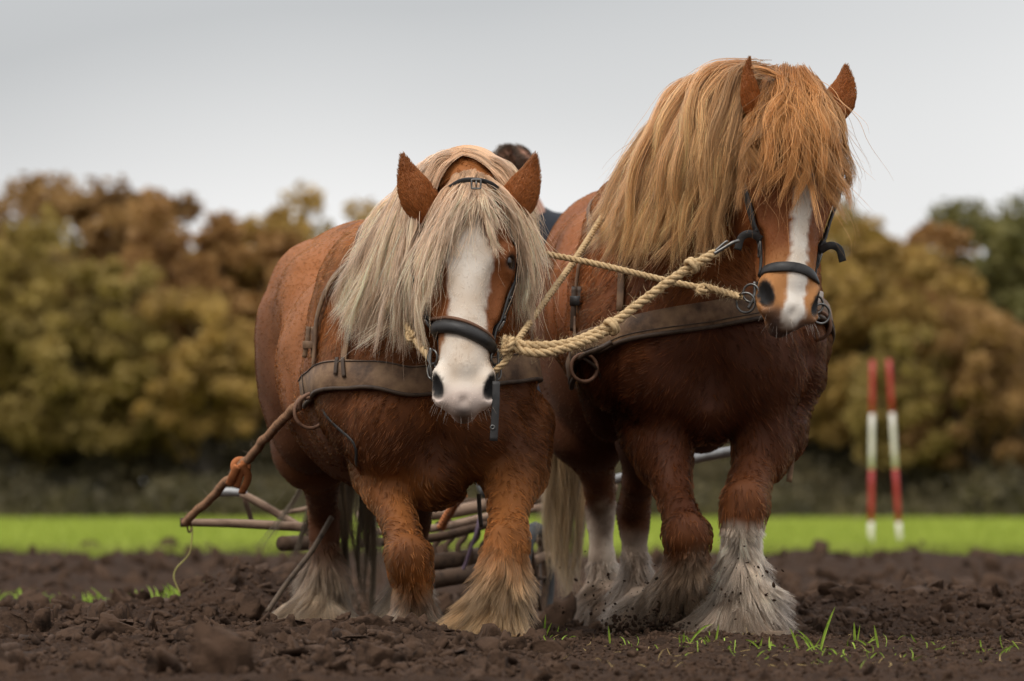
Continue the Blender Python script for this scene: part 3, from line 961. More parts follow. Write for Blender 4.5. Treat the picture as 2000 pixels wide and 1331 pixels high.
sheet(HL, 'tail', [
    [(690, 600, 21.65), (650, 720, 21.88), (625, 840, 21.98), (590, 920, 22.02), (548, 1000, 22.02)],
    [(690, 600, 21.65), (670, 740, 21.92), (660, 880, 22.0), (655, 1030, 22.0), (660, 1150, 21.98)],
    [(692, 600, 21.65), (692, 740, 21.92), (698, 880, 21.98), (705, 1040, 21.95), (715, 1180, 21.9)],
    [(694, 600, 21.65), (705, 740, 21.92), (725, 880, 21.98), (735, 1040, 21.95), (740, 1170, 21.9)]],
    6000, 50, .025, A3(.018, .010, .005), A3(.055, .034, .017), horse_a, seed=10, wave=.02, push=False)

def whiskers(H, root, n, seed):
    rg = np.random.default_rng(seed)
    o, l, f, s = H.fr
    a = rg.uniform(-1, 1, n)
    p = np.array([o + H.hs * (x * .10 * l + (.03 - .05 * rg.random()) * f + (.74 + .05 * rg.random()) * s) for x in a])
    p = H.B.snap(p, 0.0, 8)
    d = norm(H.B.grad(p, .03) + s * .9 + rg.normal(0, .25, (n, 3)))
    L = rg.uniform(.015, .045, n)[:, None]
    pts = np.stack([p, p + d * L * .5, p + d * L + s * L * .2], 1)
    curves_obj('whiskers', pts, np.broadcast_to([.0004, .0003, .0001], (n, 3)), np.broadcast_to(A3(.35, .28, .22), (n, 3, 3)), M['mane'], root)
whiskers(HL, horse_a, 30, 3)
whiskers(HR, horse_b, 30, 4)
# ----------------------------------------------------------------- harness helpers
def sweep(name, pts, ring, mat, parent, nrm=None, closed=False, scale=None):
    """sweep a closed ring (k,2) [across, out] along pts; nrm gives the outward side"""
    pts = np.asarray(pts, float)
    n = len(pts)
    tan = norm(np.gradient(pts, axis=0)) if not closed else norm(np.roll(pts, -1, 0) - np.roll(pts, 1, 0))
    if nrm is None:
        nrm = np.zeros_like(pts)
        v = np.array([0, -1.0, .05]) if abs(tan[0][1]) < .9 else np.array([0, 0, 1.0])
        for i in range(n):
            v = norm(v - (v @ tan[i]) * tan[i])
            nrm[i] = v
    nrm = norm(nrm - (nrm * tan).sum(1, keepdims=True) * tan)
    bi = np.cross(tan, nrm)
    ring = np.asarray(ring, float)
    k = len(ring)
    sc = np.ones(n) if scale is None else np.asarray(scale)
    V = (pts[:, None] + (bi[:, None] * ring[None, :, :1] + nrm[:, None] * ring[None, :, 1:]) * sc[:, None, None]).reshape(-1, 3)
    F = []
    for i in range(n if closed else n - 1):
        j = (i + 1) % n
        for a in range(k):
            b = (a + 1) % k
            F.append([i * k + a, i * k + b, j * k + b, j * k + a])
    if not closed:
        F.append(list(range(k))[::-1])
        F.append([(n - 1) * k + a for a in range(k)])
    return mesh_obj(name, V, F, mat, parent)

def band_ring(w, th, e=.35):
    h, b = w / 2, th * e
    return [(-h, 0), (-h, th - b), (-h + b, th), (0, th * 1.12), (h - b, th), (h, th - b), (h, 0), (h - b, -th * .2), (0, -th * .3), (-h + b, -th * .2)]

def circ(r, k=10):
    a = np.linspace(0, 2 * math.pi, k, endpoint=False)
    return np.stack([np.cos(a), np.sin(a)], 1) * r

def tube(name, pts, r, mat, parent, n=None, k=10, scale=None):
    p = spline(pts, n or max(8, len(pts) * 6))
    return sweep(name, p, circ(r, k), mat, parent, scale=scale)

def strap(name, B, pts, w, th, mat, parent, off=.004, n=40, closed=False, raw=False):
    p = spline(pts, n)
    if closed: p = p[:-1]
    if raw:
        return sweep(name, p, band_ring(w, th), mat, parent, closed=closed)
    p = B.snap(p, off, 10)
    for _ in range(2):
        q = (np.roll(p, 1, 0) + p * 2 + np.roll(p, -1, 0)) / 4
        if not closed: q[0], q[-1] = p[0], p[-1]
        p = B.push(q, off, 3)
    nr = B.grad(p, .03)
    return sweep(name, p, band_ring(w, th), mat, parent, nr, closed)

def torus(name, c, nrm, R, r, mat, parent, squash=1.0, k=28, up=(0, 0, 1)):
    nrm = norm(nrm)
    u = norm(np.asarray(up, float) - (np.asarray(up, float) @ nrm) * nrm)
    v = np.cross(nrm, u)
    a = np.linspace(0, 2 * math.pi, k, endpoint=False)
    p = np.asarray(c) + R * (np.cos(a)[:, None] * u + np.sin(a)[:, None] * v * squash)
    return sweep(name, p, circ(r, 8), mat, parent, norm(p - np.asarray(c)), True)

def buckle(name, c, nrm, w, h, r, mat, parent, up=(0, 0, 1)):
    nrm = norm(nrm)
    u = norm(np.asarray(up, float) - (np.asarray(up, float) @ nrm) * nrm)
    v = np.cross(nrm, u)
    q = []
    for sx, sy in ((1, 1), (-1, 1), (-1, -1), (1, -1)):
        for t in np.linspace(0, math.pi / 2, 4):
            a0 = {(1, 1): 0, (-1, 1): math.pi / 2, (-1, -1): math.pi, (1, -1): 1.5 * math.pi}[(sx, sy)] + t
            q.append(np.asarray(c) + v * (sx * (w / 2 - r) + r * math.cos(a0)) + u * (sy * (h / 2 - r) + r * math.sin(a0)))
    o = sweep(name, np.array(q), circ(r, 6), mat, parent, np.repeat(nrm[None], len(q), 0), True)
    sweep('buckle_tongue', np.array([np.asarray(c) + u * h * .5, np.asarray(c) + nrm * r, np.asarray(c) - u * h * .5]), circ(r * .7, 6), mat, o)
    return o

def rope(name, pts, R, parent=None, mat=None, n=None, pitch=None, strands=3, fuzz=90, fmat=None, jit=.0):
    """laid rope: strands wound round each other, with stray fibres"""
    L = np.linalg.norm(np.diff(spline(pts, 60), axis=0), axis=1).sum()
    pitch = pitch or R * 5.5
    n = n or int(min(900, max(40, L / pitch * 10)))
    p = spline(pts, n)
    if jit: p = p + jit * vnoise3(p * 9, 3)
    tan = norm(np.gradient(p, axis=0))
    v = np.array([0.1, -.3, 1.0])
    N = np.zeros_like(p)
    for i in range(n):
        v = norm(v - (v @ tan[i]) * tan[i])
        N[i] = v
    Bn = np.cross(tan, N)
    ph = np.linspace(0, L / pitch * 2 * math.pi, n)
    V, F = [], []
    k = 7
    for s in range(strands):
        a = ph + s * 2 * math.pi / strands
        c = p + R * .52 * (np.cos(a)[:, None] * N + np.sin(a)[:, None] * Bn)
        t = norm(np.gradient(c, axis=0))
        e1 = norm(np.cos(a)[:, None] * N + np.sin(a)[:, None] * Bn)
        e2 = np.cross(t, e1)
        rr = R * .56
        w = np.linspace(0, 2 * math.pi, k, endpoint=False)
        ring = c[:, None] + rr * (np.cos(w)[None, :, None] * e1[:, None] + np.sin(w)[None, :, None] * e2[:, None])
        b0 = len(V) * 0 + sum(len(x) for x in V)
        V.append(ring.reshape(-1, 3))
        i, j = np.meshgrid(np.arange(n - 1), np.arange(k), indexing='ij')
        q = np.stack([i * k + j, i * k + (j + 1) % k, (i + 1) * k + (j + 1) % k, (i + 1) * k + j], -1).reshape(-1, 4) + b0
        F.append(q)
    o = mesh_obj(name, np.vstack(V), np.vstack(F), mat or M['jute'], parent)
    if fuzz:
        q = int(fuzz * L / .3)
        i = RNG.integers(0, n, q)
        d = norm(RNG.normal(0, 1, (q, 3)) + tan[i] * .8)
        Ls = R * RNG.uniform(.6, 2.0, q)
        a0 = p[i] + d * R * .8
        m1 = a0 + d * Ls[:, None] * .5 + RNG.normal(0, 1, (q, 3)) * R * .15
        t1 = a0 + d * Ls[:, None] + RNG.normal(0, 1, (q, 3)) * R * .4
        curves_obj('fibre', np.stack([a0, m1, t1], 1), np.full((q, 3), 1.0) * [.0006, .0005, .0002], np.broadcast_to(A3(.42, .29, .14) if mat is None else A3(.14, .075, .04), (q, 3, 3)), M['mane'], o)
    return o

M['jute'] = noise_mat('jute_rope', (.30, .185, .085), (.52, .36, .19), 60, .85, .0012, 500, .2, stretch=(1, 1, 1))
M['old_rope'] = noise_mat('weathered_rope', (.11, .055, .030), (.24, .125, .065), 40, .9, .0012, 400, .2)
M['orange_cloth'] = noise_mat('orange_rag', (.22, .07, .025), (.40, .14, .05), 30, .9, .001, 200, .2)
M['leather'] = noise_mat('worn_leather', (.060, .032, .018), (.165, .095, .052), 12, .55, .0016, 110, .28, rough2=.8, c2=(.34, .21, .11))
M['leather_edge'] = noise_mat('leather_edge', (.030, .019, .013), (.065, .042, .028), 30, .55, .0006, 150, .25)
M['black_leather'] = noise_mat('black_leather', (.012, .011, .010), (.030, .027, .025), 25, .38, .0005, 220, .3, rough2=.6)
M['steel'] = noise_mat('bright_steel', (.06, .056, .052), (.15, .142, .13), 40, .28, 0, None, .5, .8, rough2=.42)
M['rust'] = noise_mat('rusty_iron', (.075, .035, .020), (.17, .085, .048), 35, .55, .0008, 160, .5, .45, rough2=.8)
M['felt'] = noise_mat('pale_felt', (.30, .24, .20), (.40, .33, .28), 30, .9, .001, 200, .2)

def hp(B, px, py, dd=0.0, default=None):
    d = B.hit(px, py)
    return P(px, py, (d if d else default) + dd)

def loc_pt(H, a, b, c):
    o, l, f, s = H.fr
    return o + H.hs * (a * l + b * f + c * s)

def bald(H, on):
    if on: H._full, H.B.f = H.B.f, H.B.bald
    else: H.B.f = H._full

# ----------------------------------------------------------------- eyes
M['eye'] = noise_mat('dark_eye', (.010, .006, .004), (.020, .011, .006), 30, .06, 0, None, .6)
for H, root in ((HL, horse_a), (HR, horse_b)):
    for g in (-1, 1):
        c = loc_pt(H, g * .123, .050, .300)
        bm = bmesh.new()
        bmesh.ops.create_uvsphere(bm, u_segments=16, v_segments=12, radius=.027 * H.hs)
        me = bpy.data.meshes.new('eye')
        bm.to_mesh(me)
        bm.free()
        me.polygons.foreach_set('use_smooth', np.ones(len(me.polygons), bool))
        me.vertices.foreach_set('co', (np.array([v.co[:] for v in me.vertices]) + c).astype(np.float32).ravel())
        me.materials.append(M['eye'])
        link('eye', me, root)

# ----------------------------------------------------------------- hooves
M['hoof'] = noise_mat('hoof_horn', (.045, .034, .026), (.12, .09, .065), 22, .7, .001, 120, .3)
def hoof(c, r, fwd, root):
    n, k = 5, 18
    V, F = [], []
    prof = [(1.22, -.050), (1.15, -.02), (1.0, .02), (.92, .05), (.6, .062)]
    for s, z in prof:
        for a in np.linspace(0, 2 * math.pi, k, endpoint=False):
            V.append((c[0] + math.cos(a) * r * s, c[1] + math.sin(a) * r * s * 1.08 - (.05 - z) * .35, c[2] + z))
    for i in range(n - 1):
        for j in range(k):
            F.append([i * k + j, i * k + (j + 1) % k, (i + 1) * k + (j + 1) % k, (i + 1) * k + j])
    F.append(list(range(k))[::-1])
    F.append([(n - 1) * k + j for j in range(k)])
    mesh_obj('hoof', V, F, M['hoof'], root)
for H, root in ((HL, horse_a), (HR, horse_b)):
    for q in H.legs:
        c, r = q[-1]
        hoof(np.array([c[0], c[1], max(c[2] - .055, .03)]), r * .95, None, root)

# ----------------------------------------------------------------- bridles
def head_loop(H, c0, tilt, off, n=40, cb=-.05, up=0.0):
    """closed path round the head at distance c0 down the face"""
    pts = []
    for th in np.linspace(0, 2 * math.pi, n + 1):
        a, b = math.cos(th), math.sin(th)
        pts.append(loc_pt(H, a * .13, cb + b * .14, c0 + tilt * a + up * b))
    p = np.array(pts)
    ctr = loc_pt(H, 0, cb, c0)
    for _ in range(60):                                  # walk in towards the head until it lies on the skin
        d = H.B.sd(p) - off
        if np.all(np.abs(d) < .002): break
        p = p + norm(ctr - p) * np.clip(d, -.02, .02)[:, None]
    return p

def bridle_left():
    H, B = HL, HL.B
    br = thing('bridle', 'black leather bridle with padded noseband on the blond-maned horse', 'bridle', tuple(H.fr[0]), 'bridles on the two draft horses')
    bald(H, True)
    p = head_loop(H, .548, .045, .004, 48)
    p = p[:-1]
    sweep('noseband', p, band_ring(.044, .017, .6), M['black_leather'], br, B.grad(p, .03), True)
    p2 = head_loop(H, .519, .045, .003, 48)[:-1]
    sweep('noseband_lining', p2, band_ring(.012, .008), M['rust'], br, B.grad(p2, .03), True)
    for g in (-1, 1):
        cs = strap('cheek_strap', B, [loc_pt(H, g * .125, -.03, .08), loc_pt(H, g * .150, -.02, .24), loc_pt(H, g * .138, .005, .38), loc_pt(H, g * .112, .0, .47), loc_pt(H, g * .098, -.01, (.55 + .045 * g))], .026, .006, M['black_leather'], br, .008)
        strap('cheek_strap', B, [loc_pt(H, g * .150, -.05, .30), loc_pt(H, g * .130, -.03, .44), loc_pt(H, g * .108, -.04, .60)], .018, .005, M['black_leather'], br, .010)
        for cc in (.34, .41, .48):
            q = B.snap(loc_pt(H, g * (.165 - .1 * (cc - .3)), .0, cc)[None], .016)[0]
            n_ = B.grad(q[None], .03)[0]
            sweep('keeper', B.snap(np.array([q + H.fr[2] * t for t in (-.020, 0, .020)]), .015), band_ring(.014, .006), M['black_leather'], br, np.repeat(n_[None], 3, 0))
        q = B.snap(loc_pt(H, g * .12, .0, .50)[None], .018)[0]
        buckle('buckle', q, B.grad(q[None], .03)[0], .026, .036, .0032, M['steel'], br)
        rc = B.snap(loc_pt(H, g * .115, -.01, .60)[None], .02)[0]
        torus('bit_ring', rc + np.array([g * .004, -.012, 0]), (g * .75, -.65, 0), .024, .0036, M['steel'], br)
        torus('bit_ring', rc + np.array([g * .006, -.012, -.046]), (g * .55, -.85, .1), .026, .0036, M['steel'], br, .62)
        tube('bit_shank', [rc + np.array([g * .01, -.014, .03]), rc + np.array([g * .012, -.018, -.02]), rc + np.array([g * .004, -.016, -.08])], .005, M['steel'], br)
    strap('browband', B, [P(872, 372, 18.885), P(900, 354, 18.845), P(932, 352, 18.83), P(962, 361, 18.85), P(985, 385, 18.89)], .016, .005, M['black_leather'], br, raw=True, n=24)
    buckle('buckle', P(930, 360, 18.80), (0, -1, .1), .030, .030, .0034, M['steel'], br)
    strap('strap_end', B, [P(969, 745, 18.70), P(968, 790, 18.69), P(966, 830, 18.69), P(964, 862, 18.69)], .026, .005, M['black_leather'], br, raw=True, n=16)
    torus('punched_eyelet', P(962, 835, 18.684), (0, -1, 0), .006, .003, M['steel'], br)
    bald(H, False)

def bridle_right():
    H, B = HR, HR.B
    br = thing('bridle', 'plain black leather bridle with flat noseband on the ginger-maned horse', 'bridle', tuple(H.fr[0]), 'bridles on the two draft horses')
    bald(H, True)
    p = head_loop(H, .632, .005, .003, 48)[:-1]
    sweep('noseband', p, band_ring(.034, .007), M['black_leather'], br, B.grad(p, .03), True)
    for g in (-1, 1):
        strap('cheek_strap', B, [loc_pt(H, g * .12, -.03, .08), loc_pt(H, g * .150, -.01, .22), loc_pt(H, g * .150, .0, .36), loc_pt(H, g * .115, .0, .50), loc_pt(H, g * .090, -.01, .635)], .034, .007, M['black_leather'], br, .008)
        strap('throat_lash', B, [loc_pt(H, g * .125, -.09, .06), loc_pt(H, g * .14, -.15, .24), loc_pt(H, g * .135, -.19, .40)], .022, .006, M['black_leather'], br, .008)
        for cc in (.51, .535):
            q = B.snap(loc_pt(H, g * .13, .0, cc)[None], .016)[0]
            sweep('keeper', B.snap(np.array([q + H.fr[2] * t for t in (-.024, 0, .024)]), .016), band_ring(.014, .006), M['black_leather'], br, np.repeat(B.grad(q[None], .03), 3, 0))
        q = B.snap(loc_pt(H, g * .115, .0, .555)[None], .016)[0]
        buckle('buckle', q, B.grad(q[None], .03)[0], .032, .050, .0038, M['steel'], br)
        b0 = B.snap(loc_pt(H, g * .13, .02, .535)[None], .012)[0]
        strap('strap_tab', B, [b0, b0 + [g * .035, -.02, .018], b0 + [g * .065, -.01, .006], b0 + [g * .078, 0, -.035]], .026, .005, M['black_leather'], br, raw=True, n=18)
        rc = B.snap(loc_pt(H, g * .098, -.03, .70)[None], .012)[0]
        torus('bit_ring', rc + np.array([g * .012, -.016, .012]), (g * .5, -.86, 0), .030, .0042, M['steel'], br)
        torus('bit_ring', rc + np.array([g * .030, -.014, -.020]), (g * .4, -.9, 0), .033, .0042, M['steel'], br)
        tube('bit_shank', [rc + np.array([g * .0, -.014, .05]), rc + np.array([g * .002, -.02, .0]), rc + np.array([g * .022, -.016, -.04])], .006, M['steel'], br)
    bald(H, False)
bridle_left()
bridle_right()

# ----------------------------------------------------------------- breast collars
def collar_left():
    H, B, T = HL, HL.B, HL.T
    full, B.f = B.f, B.bald
    bc = thing('breast_collar', 'worn brown leather breast collar across the blond-maned horse', 'breast collar', tuple(T(0, .05, .85)), 'breast collars of the team')
    body_d = lambda px, py, d: (px, py, d)
    path = [T(-.46, .52, .84), T(-.43, .38, .865), hpx(H, 690, 733), hpx(H, 760, 737), T(-.10, -.16, .885), T(.05, -.16, .895), hpx(H, 1000, 722), hpx(H, 1045, 712), T(.44, .36, .93), T(.46, .55, .93)]
    p = B.snap(spline(path, 70), .012, 12)
    for _ in range(6):
        q = (np.roll(p, 1, 0) + p * 2 + np.roll(p, -1, 0)) / 4
        q[0], q[-1] = p[0], p[-1]
        p = B.push(q, .012, 3)
    nr = B.grad(p, .05)
    sweep('band', p, band_ring(.098, .012), M['leather'], bc, nr)
    bi = np.cross(norm(np.gradient(p, axis=0)), nr)
    sgn = 1 if bi[30][2] < 0 else -1
    low = B.push(p + bi * sgn * .050 + nr * .006, .014)
    sweep('rolled_edge', low, circ(.008, 8), M['leather_edge'], bc, nr)
    sweep('stitched_seam', p - bi * sgn * .043 + nr * .0135, circ(.0022, 6), M['leather_edge'], bc, nr)
    st = p[3]
    sweep('end_seam', np.array([p[4] + bi[4] * .046 + nr[4] * .014, p[4] + nr[4] * .015, p[4] - bi[4] * .046 + nr[4] * .014]), circ(.0025, 6), M['leather_edge'], bc)
    # straps up to the withers
    bp = [hpx(H, 618, 725), hpx(H, 622, 640), hpx(H, 634, 590), hpx(H, 655, 548), hpx(H, 682, 518), hpx(H, 706, 492), T(-.12, .42, 1.47), T(0, .46, 1.52), T(.2, .62, 1.46), T(.42, .55, 1.15), T(.46, .5, .95)]
    strap('back_strap', B, bp, .028, .007, M['leather'], bc, .010, 60)
    strap('neck_strap', B, [hpx(H, 672, 735), hpx(H, 676, 690), hpx(H, 688, 630), hpx(H, 702, 585), hpx(H, 716, 540), T(-.14, .30, 1.44), T(0, .40, 1.50), T(.25, .30, 1.38), T(.40, .2, 1.1), T(.42, .2, .95)], .022, .006, M['leather'], bc, .010, 50)
    for a, b in (((668, 705), (664, 735)), ((676, 705), (678, 740))):
        strap('strap_tail', B, [hpx(H, *a), hpx(H, *b)], .014, .005, M['leather_edge'], bc, .028, 8)
    k = hpx(H, 612, 668)
    for j, dx in enumerate((-.016, 0.0, .014)):
        strap('folded_strap', B, [k + [dx, -.025, .05], k + [dx * 1.2, -.035, 0.0], k + [dx * 1.9, -.03, -.055]], .016, .007, M['leather'], bc, raw=True, n=12)
    sweep('keeper', np.array([k + [-.034, -.04, -.012], k + [0, -.048, -.012], k + [.032, -.04, -.012]]), band_ring(.026, .006), M['leather'], bc)
    rg = hpx(H, 610, 800)
    rg[1] = 19.58
    torus('trace_ring', P(605, 806, rg[1] - .02), (.35, -.93, .1), PX(31, 19.7), .0065, M['rust'], bc)
    dd = rg[1] - .02
    tube('hook', [P(618, 740, dd), P(616, 765, dd - .02), P(600, 772, dd - .03), P(588, 782, dd - .03), P(585, 800, dd - .01)], .008, M['rust'], bc)
    tube('shackle', [P(598, 778, dd - .03), P(612, 776, dd - .035), P(626, 778, dd - .03), P(630, 792, dd - .01)], .007, M['rust'], bc)
    strap('girth_strap', B, [hpx(H, 632, 800), hpx(H, 660, 835), hpx(H, 700, 880), T(-.12, .45, .52), T(0, .5, .5)], .012, .003, M['black_leather'], bc, .004, 30)
    B.f = full

def hpx(H, px, py, d0=18.9):
    d = None
    q = d0
    # first surface of the trunk, not of the head hanging in front of it
    q = H.B.hit(px, py, H.trunk_d)
    return P(px, py, q if q else H.trunk_d + .5)
HL.trunk_d, HR.trunk_d = 18.98, 19.45
collar_left()

def collar_right():
    H, B, T = HR, HR.B, HR.T
    full, B.f = B.f, B.bald
    bc = thing('breast_collar', 'dusty brown leather breast collar across the ginger-maned horse', 'breast collar', tuple(T(0, .05, .9)), 'breast collars of the team')
    path = [T(-.44, .52, .80), T(-.41, .36, .835), hpx(H, 1200, 656), hpx(H, 1265, 638), hpx(H, 1340, 622), hpx(H, 1420, 608), hpx(H, 1500, 600), hpx(H, 1560, 598), T(.40, .34, .905), T(.44, .5, .90)]
    p = B.snap(spline(path, 70), .012, 12)
    for _ in range(6):
        q = (np.roll(p, 1, 0) + p * 2 + np.roll(p, -1, 0)) / 4
        q[0], q[-1] = p[0], p[-1]
        p = B.push(q, .012, 3)
    nr = B.grad(p, .05)
    sweep('band', p, band_ring(.088, .012), M['leather'], bc, nr)
    bi = np.cross(norm(np.gradient(p, axis=0)), nr)
    sgn = 1 if bi[30][2] < 0 else -1
    sweep('rolled_edge', B.push(p + bi * sgn * .045 + nr * .006, .014), circ(.009, 8), M['leather_edge'], bc, nr)
    sweep('stitched_seam', p + bi * sgn * .028 + nr * .0135, circ(.0022, 6), M['leather_edge'], bc, nr)
    strap('neck_strap', B, [hpx(H, 1214, 610), hpx(H, 1215, 560), hpx(H, 1218, 500), hpx(H, 1235, 430), T(-.22, .35, 1.42), T(0, .45, 1.50)], .026, .006, M['leather'], bc, .010, 40)
    strap('back_strap', B, [hpx(H, 1132, 680), hpx(H, 1128, 600), hpx(H, 1135, 520), hpx(H, 1160, 440), T(-.2, .72, 1.44), T(0, .72, 1.51), T(.3, .7, 1.36), T(.45, .6, .95)], .024, .006, M['leather'], bc, .010, 50)
    k = hpx(H, 1128, 600)
    for dx in (-.012, .008):
        strap('folded_strap', B, [k + [dx, -.025, .07], k + [dx * 1.2, -.035, 0.0], k + [dx * 1.5, -.03, -.085]], .020, .007, M['leather_edge'], bc, raw=True, n=12)
    sweep('keeper', np.array([k + [-.026, -.036, .02], k + [0, -.046, .02], k + [.024, -.036, .02]]), band_ring(.034, .006), M['black_leather'], bc)
    d = hpx(H, 1185, 690)[1] - .05
    torus('trace_ring', P(1141, 719, d + .05), (.3, -.94, .1), PX(27, 19.9), .007, M['rust'], bc)
    tube('hook', [P(1195, 668, d - .02), P(1170, 682, d - .02), P(1145, 692, d + .02), P(1130, 702, d + .05)], .009, M['leather_edge'], bc)
    tube('girth_line', [P(1140, 700, d + .03), P(1165, 720, d + .06), P(1175, 752, d + .14)], .005, M['leather_edge'], bc)
    d2 = 19.86
    strap('band_end', B, [P(1586, 586, d2), P(1592, 588, d2 + .03), P(1600, 590, d2 + .12)], .075, .012, M['felt'], bc, raw=True, n=10)
    torus('trace_ring', P(1598, 636, d2 + .02), (-.5, -.86, 0), PX(27, 19.8), .007, M['rust'], bc)
    strap('loose_strap', B, [P(1552, 800, 19.95), P(1550, 850, 19.9), P(1546, 900, 19.9), P(1541, 942, 19.9)], .020, .005, M['leather'], bc, raw=True, n=16)
    B.f = full
collar_right()

# ----------------------------------------------------------------- ropes
def rope_thing(name, label, cat, loc):
    return thing(name, label, cat, loc)
rp = tag(rope('coupling_rope', [P(986, 664, 18.80), P(1010, 672, 18.74), P(1060, 676, 18.72), P(1120, 668, 18.76), P(1190, 636, 18.84), P(1250, 592, 18.90), P(1310, 548, 18.94), P(1352, 520, 18.97), P(1398, 494, 19.0)], PX(9.5, 18.8), fuzz=170), 'thick jute rope joining the bridles of the two horses', 'rope')
rope('doubled_length', [P(985, 668, 18.79), P(1010, 682, 18.73), P(1060, 690, 18.71), P(1120, 676, 18.74), P(1180, 650, 18.82), P(1202, 630, 18.86)], PX(9, 18.8), rp, fuzz=170)
for c, r in (((1192, 640, 18.82), 19), ((1349, 521, 18.95), 17)):
    q = P(*c)
    torus('whipping', q, norm(P(1252, 590, 18.9) - P(1190, 636, 18.84)), PX(r * .72, 18.8), PX(5.5, 18.8), M['jute'], rp)
    torus('whipping', q + .012 * norm(P(1252, 590, 18.9) - P(1190, 636, 18.84)), norm(P(1252, 590, 18.9) - P(1190, 636, 18.84)), PX(r * .7, 18.8), PX(5.5, 18.8), M['jute'], rp)
sn = thing('snap_hook', 'steel snap hook joining thick rope to the ginger-maned horse bridle', 'hook', tuple(P(1415, 482, 19.0)))
tube('jaw', [P(1395, 496, 18.985), P(1418, 482, 18.985), P(1432, 474, 18.985), P(1444, 470, 18.99)], .006, M['steel'], sn)
tube('gate', [P(1398, 490, 18.985), P(1416, 474, 18.985), P(1422, 472, 18.985)], .0045, M['steel'], sn)
tag(rope('rein_rope', [P(1000, 482, 19.35), P(1045, 492, 19.25), P(1160, 515, 19.15), P(1300, 548, 19.12), P(1372, 563, 19.10), P(1420, 573, 19.07), P(1446, 580, 19.02)], PX(6.5, 19.1), fuzz=40), 'thin jute line running from the ginger horse bit behind the blond head', 'rope')
o = tag(rope('rein_rope', [P(966, 725, 18.74), P(988, 705, 18.73), P(1012, 664, 18.80), P(1060, 595, 19.05), P(1120, 512, 19.38), P(1172, 432, 19.68), P(1200, 392, 19.86)], PX(6.5, 19.1), fuzz=40), 'thin jute line slanting from the blond horse bit up under the ginger mane', 'rope')
rope('frayed_knot', [P(984, 690, 18.72), P(996, 676, 18.70), P(1000, 664, 18.72), P(990, 668, 18.74), P(985, 684, 18.72)], PX(7, 18.8), o, fuzz=500)
o = tag(rope('rein_rope', [P(838, 700, 18.80), P(824, 682, 18.83), P(805, 655, 18.93), P(778, 610, 19.0), P(750, 570, 19.05)], PX(7, 18.8), fuzz=60), 'short jute rein hanging between blond mane and the bit', 'rope')
rope('frayed_knot', [P(800, 648, 18.93), P(808, 655, 18.90), P(800, 664, 18.91), P(796, 652, 18.93)], PX(6, 18.8), o, fuzz=400)
o = tag(rope('rein_rope', [P(1446, 580, 19.0), P(1405, 568, 19.07), P(1372, 560, 19.08), P(1366, 570, 19.06), P(1380, 566, 19.05)], PX(7, 19), fuzz=300), 'frayed rope end knotted onto the ginger horse bit ring', 'rope')
tr = tag(rope('trace_rope', [P(596, 778, 19.75), P(575, 797, 19.95), P(540, 835, 20.35), P(500, 880, 20.85), P(468, 912, 21.2), P(430, 955, 21.7), P(385, 1000, 22.15), P(362, 1020, 22.35)], PX(8.5, 21), mat=M['old_rope'], fuzz=14, jit=.006), 'weathered trace rope running from iron ring down to the wooden bar', 'rope')
for s_, (a, b, c) in enumerate((((478, 902), (470, 925), (462, 950)), ((470, 905), (484, 930), (472, 962)), ((464, 910), (455, 930), (448, 945)))):
    strap('rag_wrap', None, [P(a[0], a[1], 21.05), P(b[0], b[1], 21.08), P(c[0], c[1], 21.12)], .028, .010, M['orange_cloth'], tr, raw=True, n=14)
torus('rag_wrap', P(470, 912, 21.18), norm(P(500, 880, 20.85) - P(430, 955, 21.7)), .025, .014, M['orange_cloth'], tr)
tag(tube('dragging_strap', [P(648, 1010, 21.55), P(610, 1075, 21.5), P(560, 1140, 21.45), P(522, 1196, 21.4)], .010, noise_mat('muddy_strap', (.045, .03, .02), (.12, .08, .05), 20, .8), None), 'muddy strap trailing past hind leg of the blond-maned horse', 'strap')
# ----------------------------------------------------------------- ground
def bump(x, y, cx, cy, sx, sy):
    return np.exp(-((x - cx) / sx) ** 2 - ((y - cy) / sy) ** 2)

